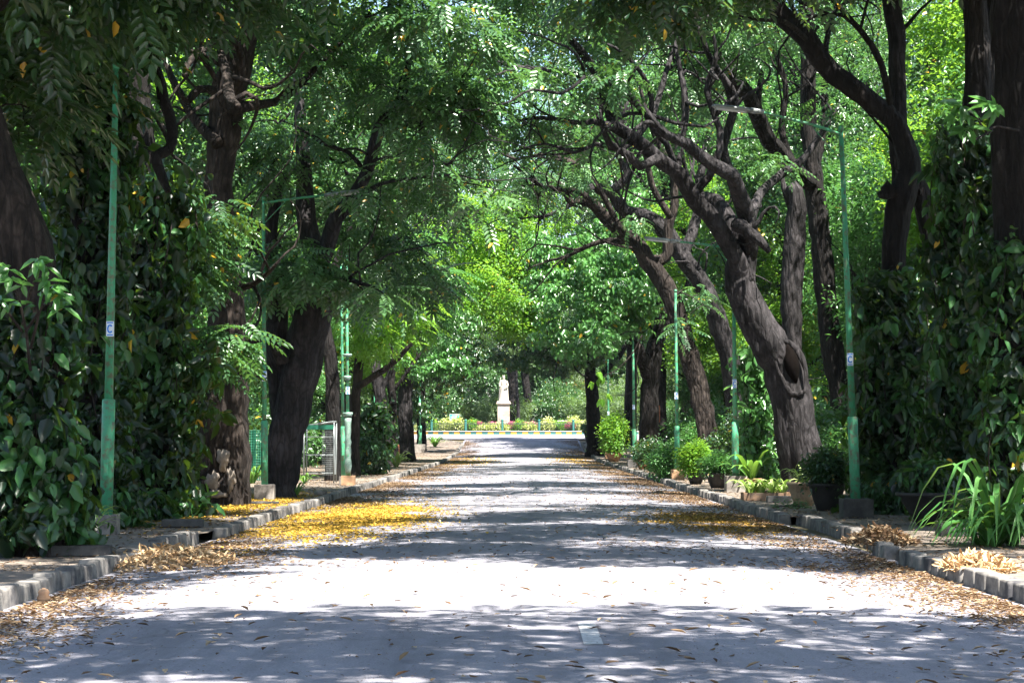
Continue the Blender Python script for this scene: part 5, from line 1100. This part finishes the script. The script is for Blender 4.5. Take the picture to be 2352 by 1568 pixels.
# ------------------------------------------------------------------ fallen leaves and petals
T_DRY = [template([leaf_t((0, 0, 0), (1, 0, 0), (0, 0, 1), .11, .05, .3, -.12)]), template([leaf_t((0, 0, .015), (1, 0, 0), (0, 0, 1), .09, .045, -.3, .15)]), template([leaf_t((0, 0, 0), (1, .1, 0), (0, 0, 1), .13, .045, .5, -.2)])]
def patch_noise(x, y, sx, sy, s): return np.sin(x * sx + s) * np.sin(y * sy + s * 2.1) + .6 * np.sin(x * sx * 2.3 + y * sy * 1.7 + s) + .4 * np.sin(y * sy * 3.1 - x * sx + 3 * s)
def litter(name, x, y, zoff, mat, label, seed, sc=(.3, .85), tilt=.08, T=T_DRY, kind='stuff', cat=None, tint=(0, .97)):
    r = np.random.default_rng(seed); n = len(x); z = np.array([zg(a, b) for a, b in zip(x, y)]) + zoff
    dirs = np.column_stack([r.normal(size=n), r.normal(size=n), np.abs(r.normal(0, tilt, n)) * .6]); ups = np.tile([0, 0, 1.], (n, 1)) + r.normal(0, tilt, (n, 3))
    o = leaf_mesh(name, T, np.column_stack([x, y, z]), dirs, ups, r.uniform(*sc, n), r.uniform(*tint, n), M[mat], None, seed, 0)
    tag(o, label, cat, None, kind); return o
r = np.random.default_rng(21)
for s in (-1, 1):
    n = 125000; y = 13 + 172 * r.random(n) ** 1.25; e = s * (5.25 - np.abs(r.exponential(.5 + .5 * (y > 26), n)))
    keep = (patch_noise(e, y, 1.1, .35, 2 + s) + r.normal(0, .8, n) > -.1 + .8 * (np.abs(e) < 3.6)) & (np.abs(e) > .2) & (e * s > 0)
    if s < 0: keep &= ~((y > 33) & (y < 51) & (r.random(n) < .7))
    keep &= ~((y < 24) & (r.random(n) < .45))
    litter('leaf_litter', e[keep], y[keep], .012, 'dry', 'dry brown leaves strewn along the gutter', 30 + s)
    n = 36000; y = 24 + 160 * r.random(n) ** 1.2; e = s * (5.5 + 6.5 * r.random(n)); keep = patch_noise(e, y, .8, .4, 5 + s) + r.normal(0, .9, n) > -.3
    litter('leaf_litter', e[keep], y[keep], .012, 'dry', 'dry leaves strewn over the pavement', 40 + s)
n = 1300; y = 13 + 70 * r.random(n) ** 1.5; litter('leaf_litter', r.uniform(-5, 5, n), y, .012, 'dry', 'single dry leaves scattered on the open road', 50, (.6, 1.2))
n = 16000; y = 12 + 60 * r.random(n) ** 1.4; litter('leaf_litter', r.uniform(-5.2, 5.2, n), y, .010, 'dry', 'fine crumbs and chips of leaf over the asphalt', 51, (.08, .24))
def heap(label, X, Y, rx, ry, h, n, seed, mat='dry_sunlit'):
    r = np.random.default_rng(seed); q = r.random(n) ** .6; a = r.uniform(0, 6.28, n); x = q * np.cos(a); y = q * np.sin(a); z = h * np.maximum(0, 1 - q ** 1.3) * r.random(n) ** .35
    pos = np.column_stack([X + x * rx, Y + y * ry, np.array([zg(X, Y)] * n) + z + .015]); dirs = r.normal(size=(n, 3)) * (1, 1, .45); ups = np.tile([0, 0, 1.], (n, 1)) + r.normal(0, .6, (n, 3))
    o = leaf_mesh('leaf_heap', T_DRY, pos, dirs, ups, r.uniform(.6, 1.2, n), r.uniform(0, .97, n), M[mat], None, seed, 0); tag(o, label, 'leaf heap', None, 'thing')
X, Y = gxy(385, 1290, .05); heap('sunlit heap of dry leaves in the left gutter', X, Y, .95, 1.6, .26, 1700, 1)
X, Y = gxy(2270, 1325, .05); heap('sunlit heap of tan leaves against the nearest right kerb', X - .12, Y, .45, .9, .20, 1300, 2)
X, Y = gxy(2020, 1262, .05); heap('shaded heap of brown leaves at the gap in the right kerb', X, Y, .55, 1.0, .26, 1200, 3, 'dry')
T_PET = [template([leaf_t((0, 0, 0), (1, 0, 0), (0, 0, 1), .05, .05, .2, 0)])]
def petals(label, x0, x1, y0, y1, n, seed, zoff=.016, sc=(.8, 1.5), mat='petal_yellow', tint=(0, .97)):
    r = np.random.default_rng(seed); x = r.normal(.5, .26, n) * (x1 - x0) + x0; y = r.normal(.5, .24, n) * (y1 - y0) + y0; k_ = (np.abs(x) < 5.25) if max(abs(x0), abs(x1)) < 5.4 else (np.abs(x) > 5.6); x, y = x[k_], y[k_]; n = len(x)
    k = patch_noise(x, y, 1.7, .9, seed) + r.normal(0, .7, n) > -.5
    litter('fallen_petals', x[k], y[k], zoff, mat, label, seed, sc, .15, T_PET, tint=tint)
petals('carpet of yellow petals on the left half of the road', -5.39, -2.1, 33, 51, 30000, 3)
petals('yellow petals covering the left pavement', -8.6, -5.6, 38, 58, 16000, 4)
petals('thinner scatter of yellow petals along the right gutter', 2.6, 5.3, 35, 46, 6500, 5, tint=(0, .5))
petals('thin yellow petals on the far left of the road', -5, -1.5, 118, 150, 1500, 6, sc=(1.5, 2.5))
petals('thin yellow petals on the far right of the road', 2, 5.2, 120, 165, 1800, 7, sc=(1.5, 2.5))
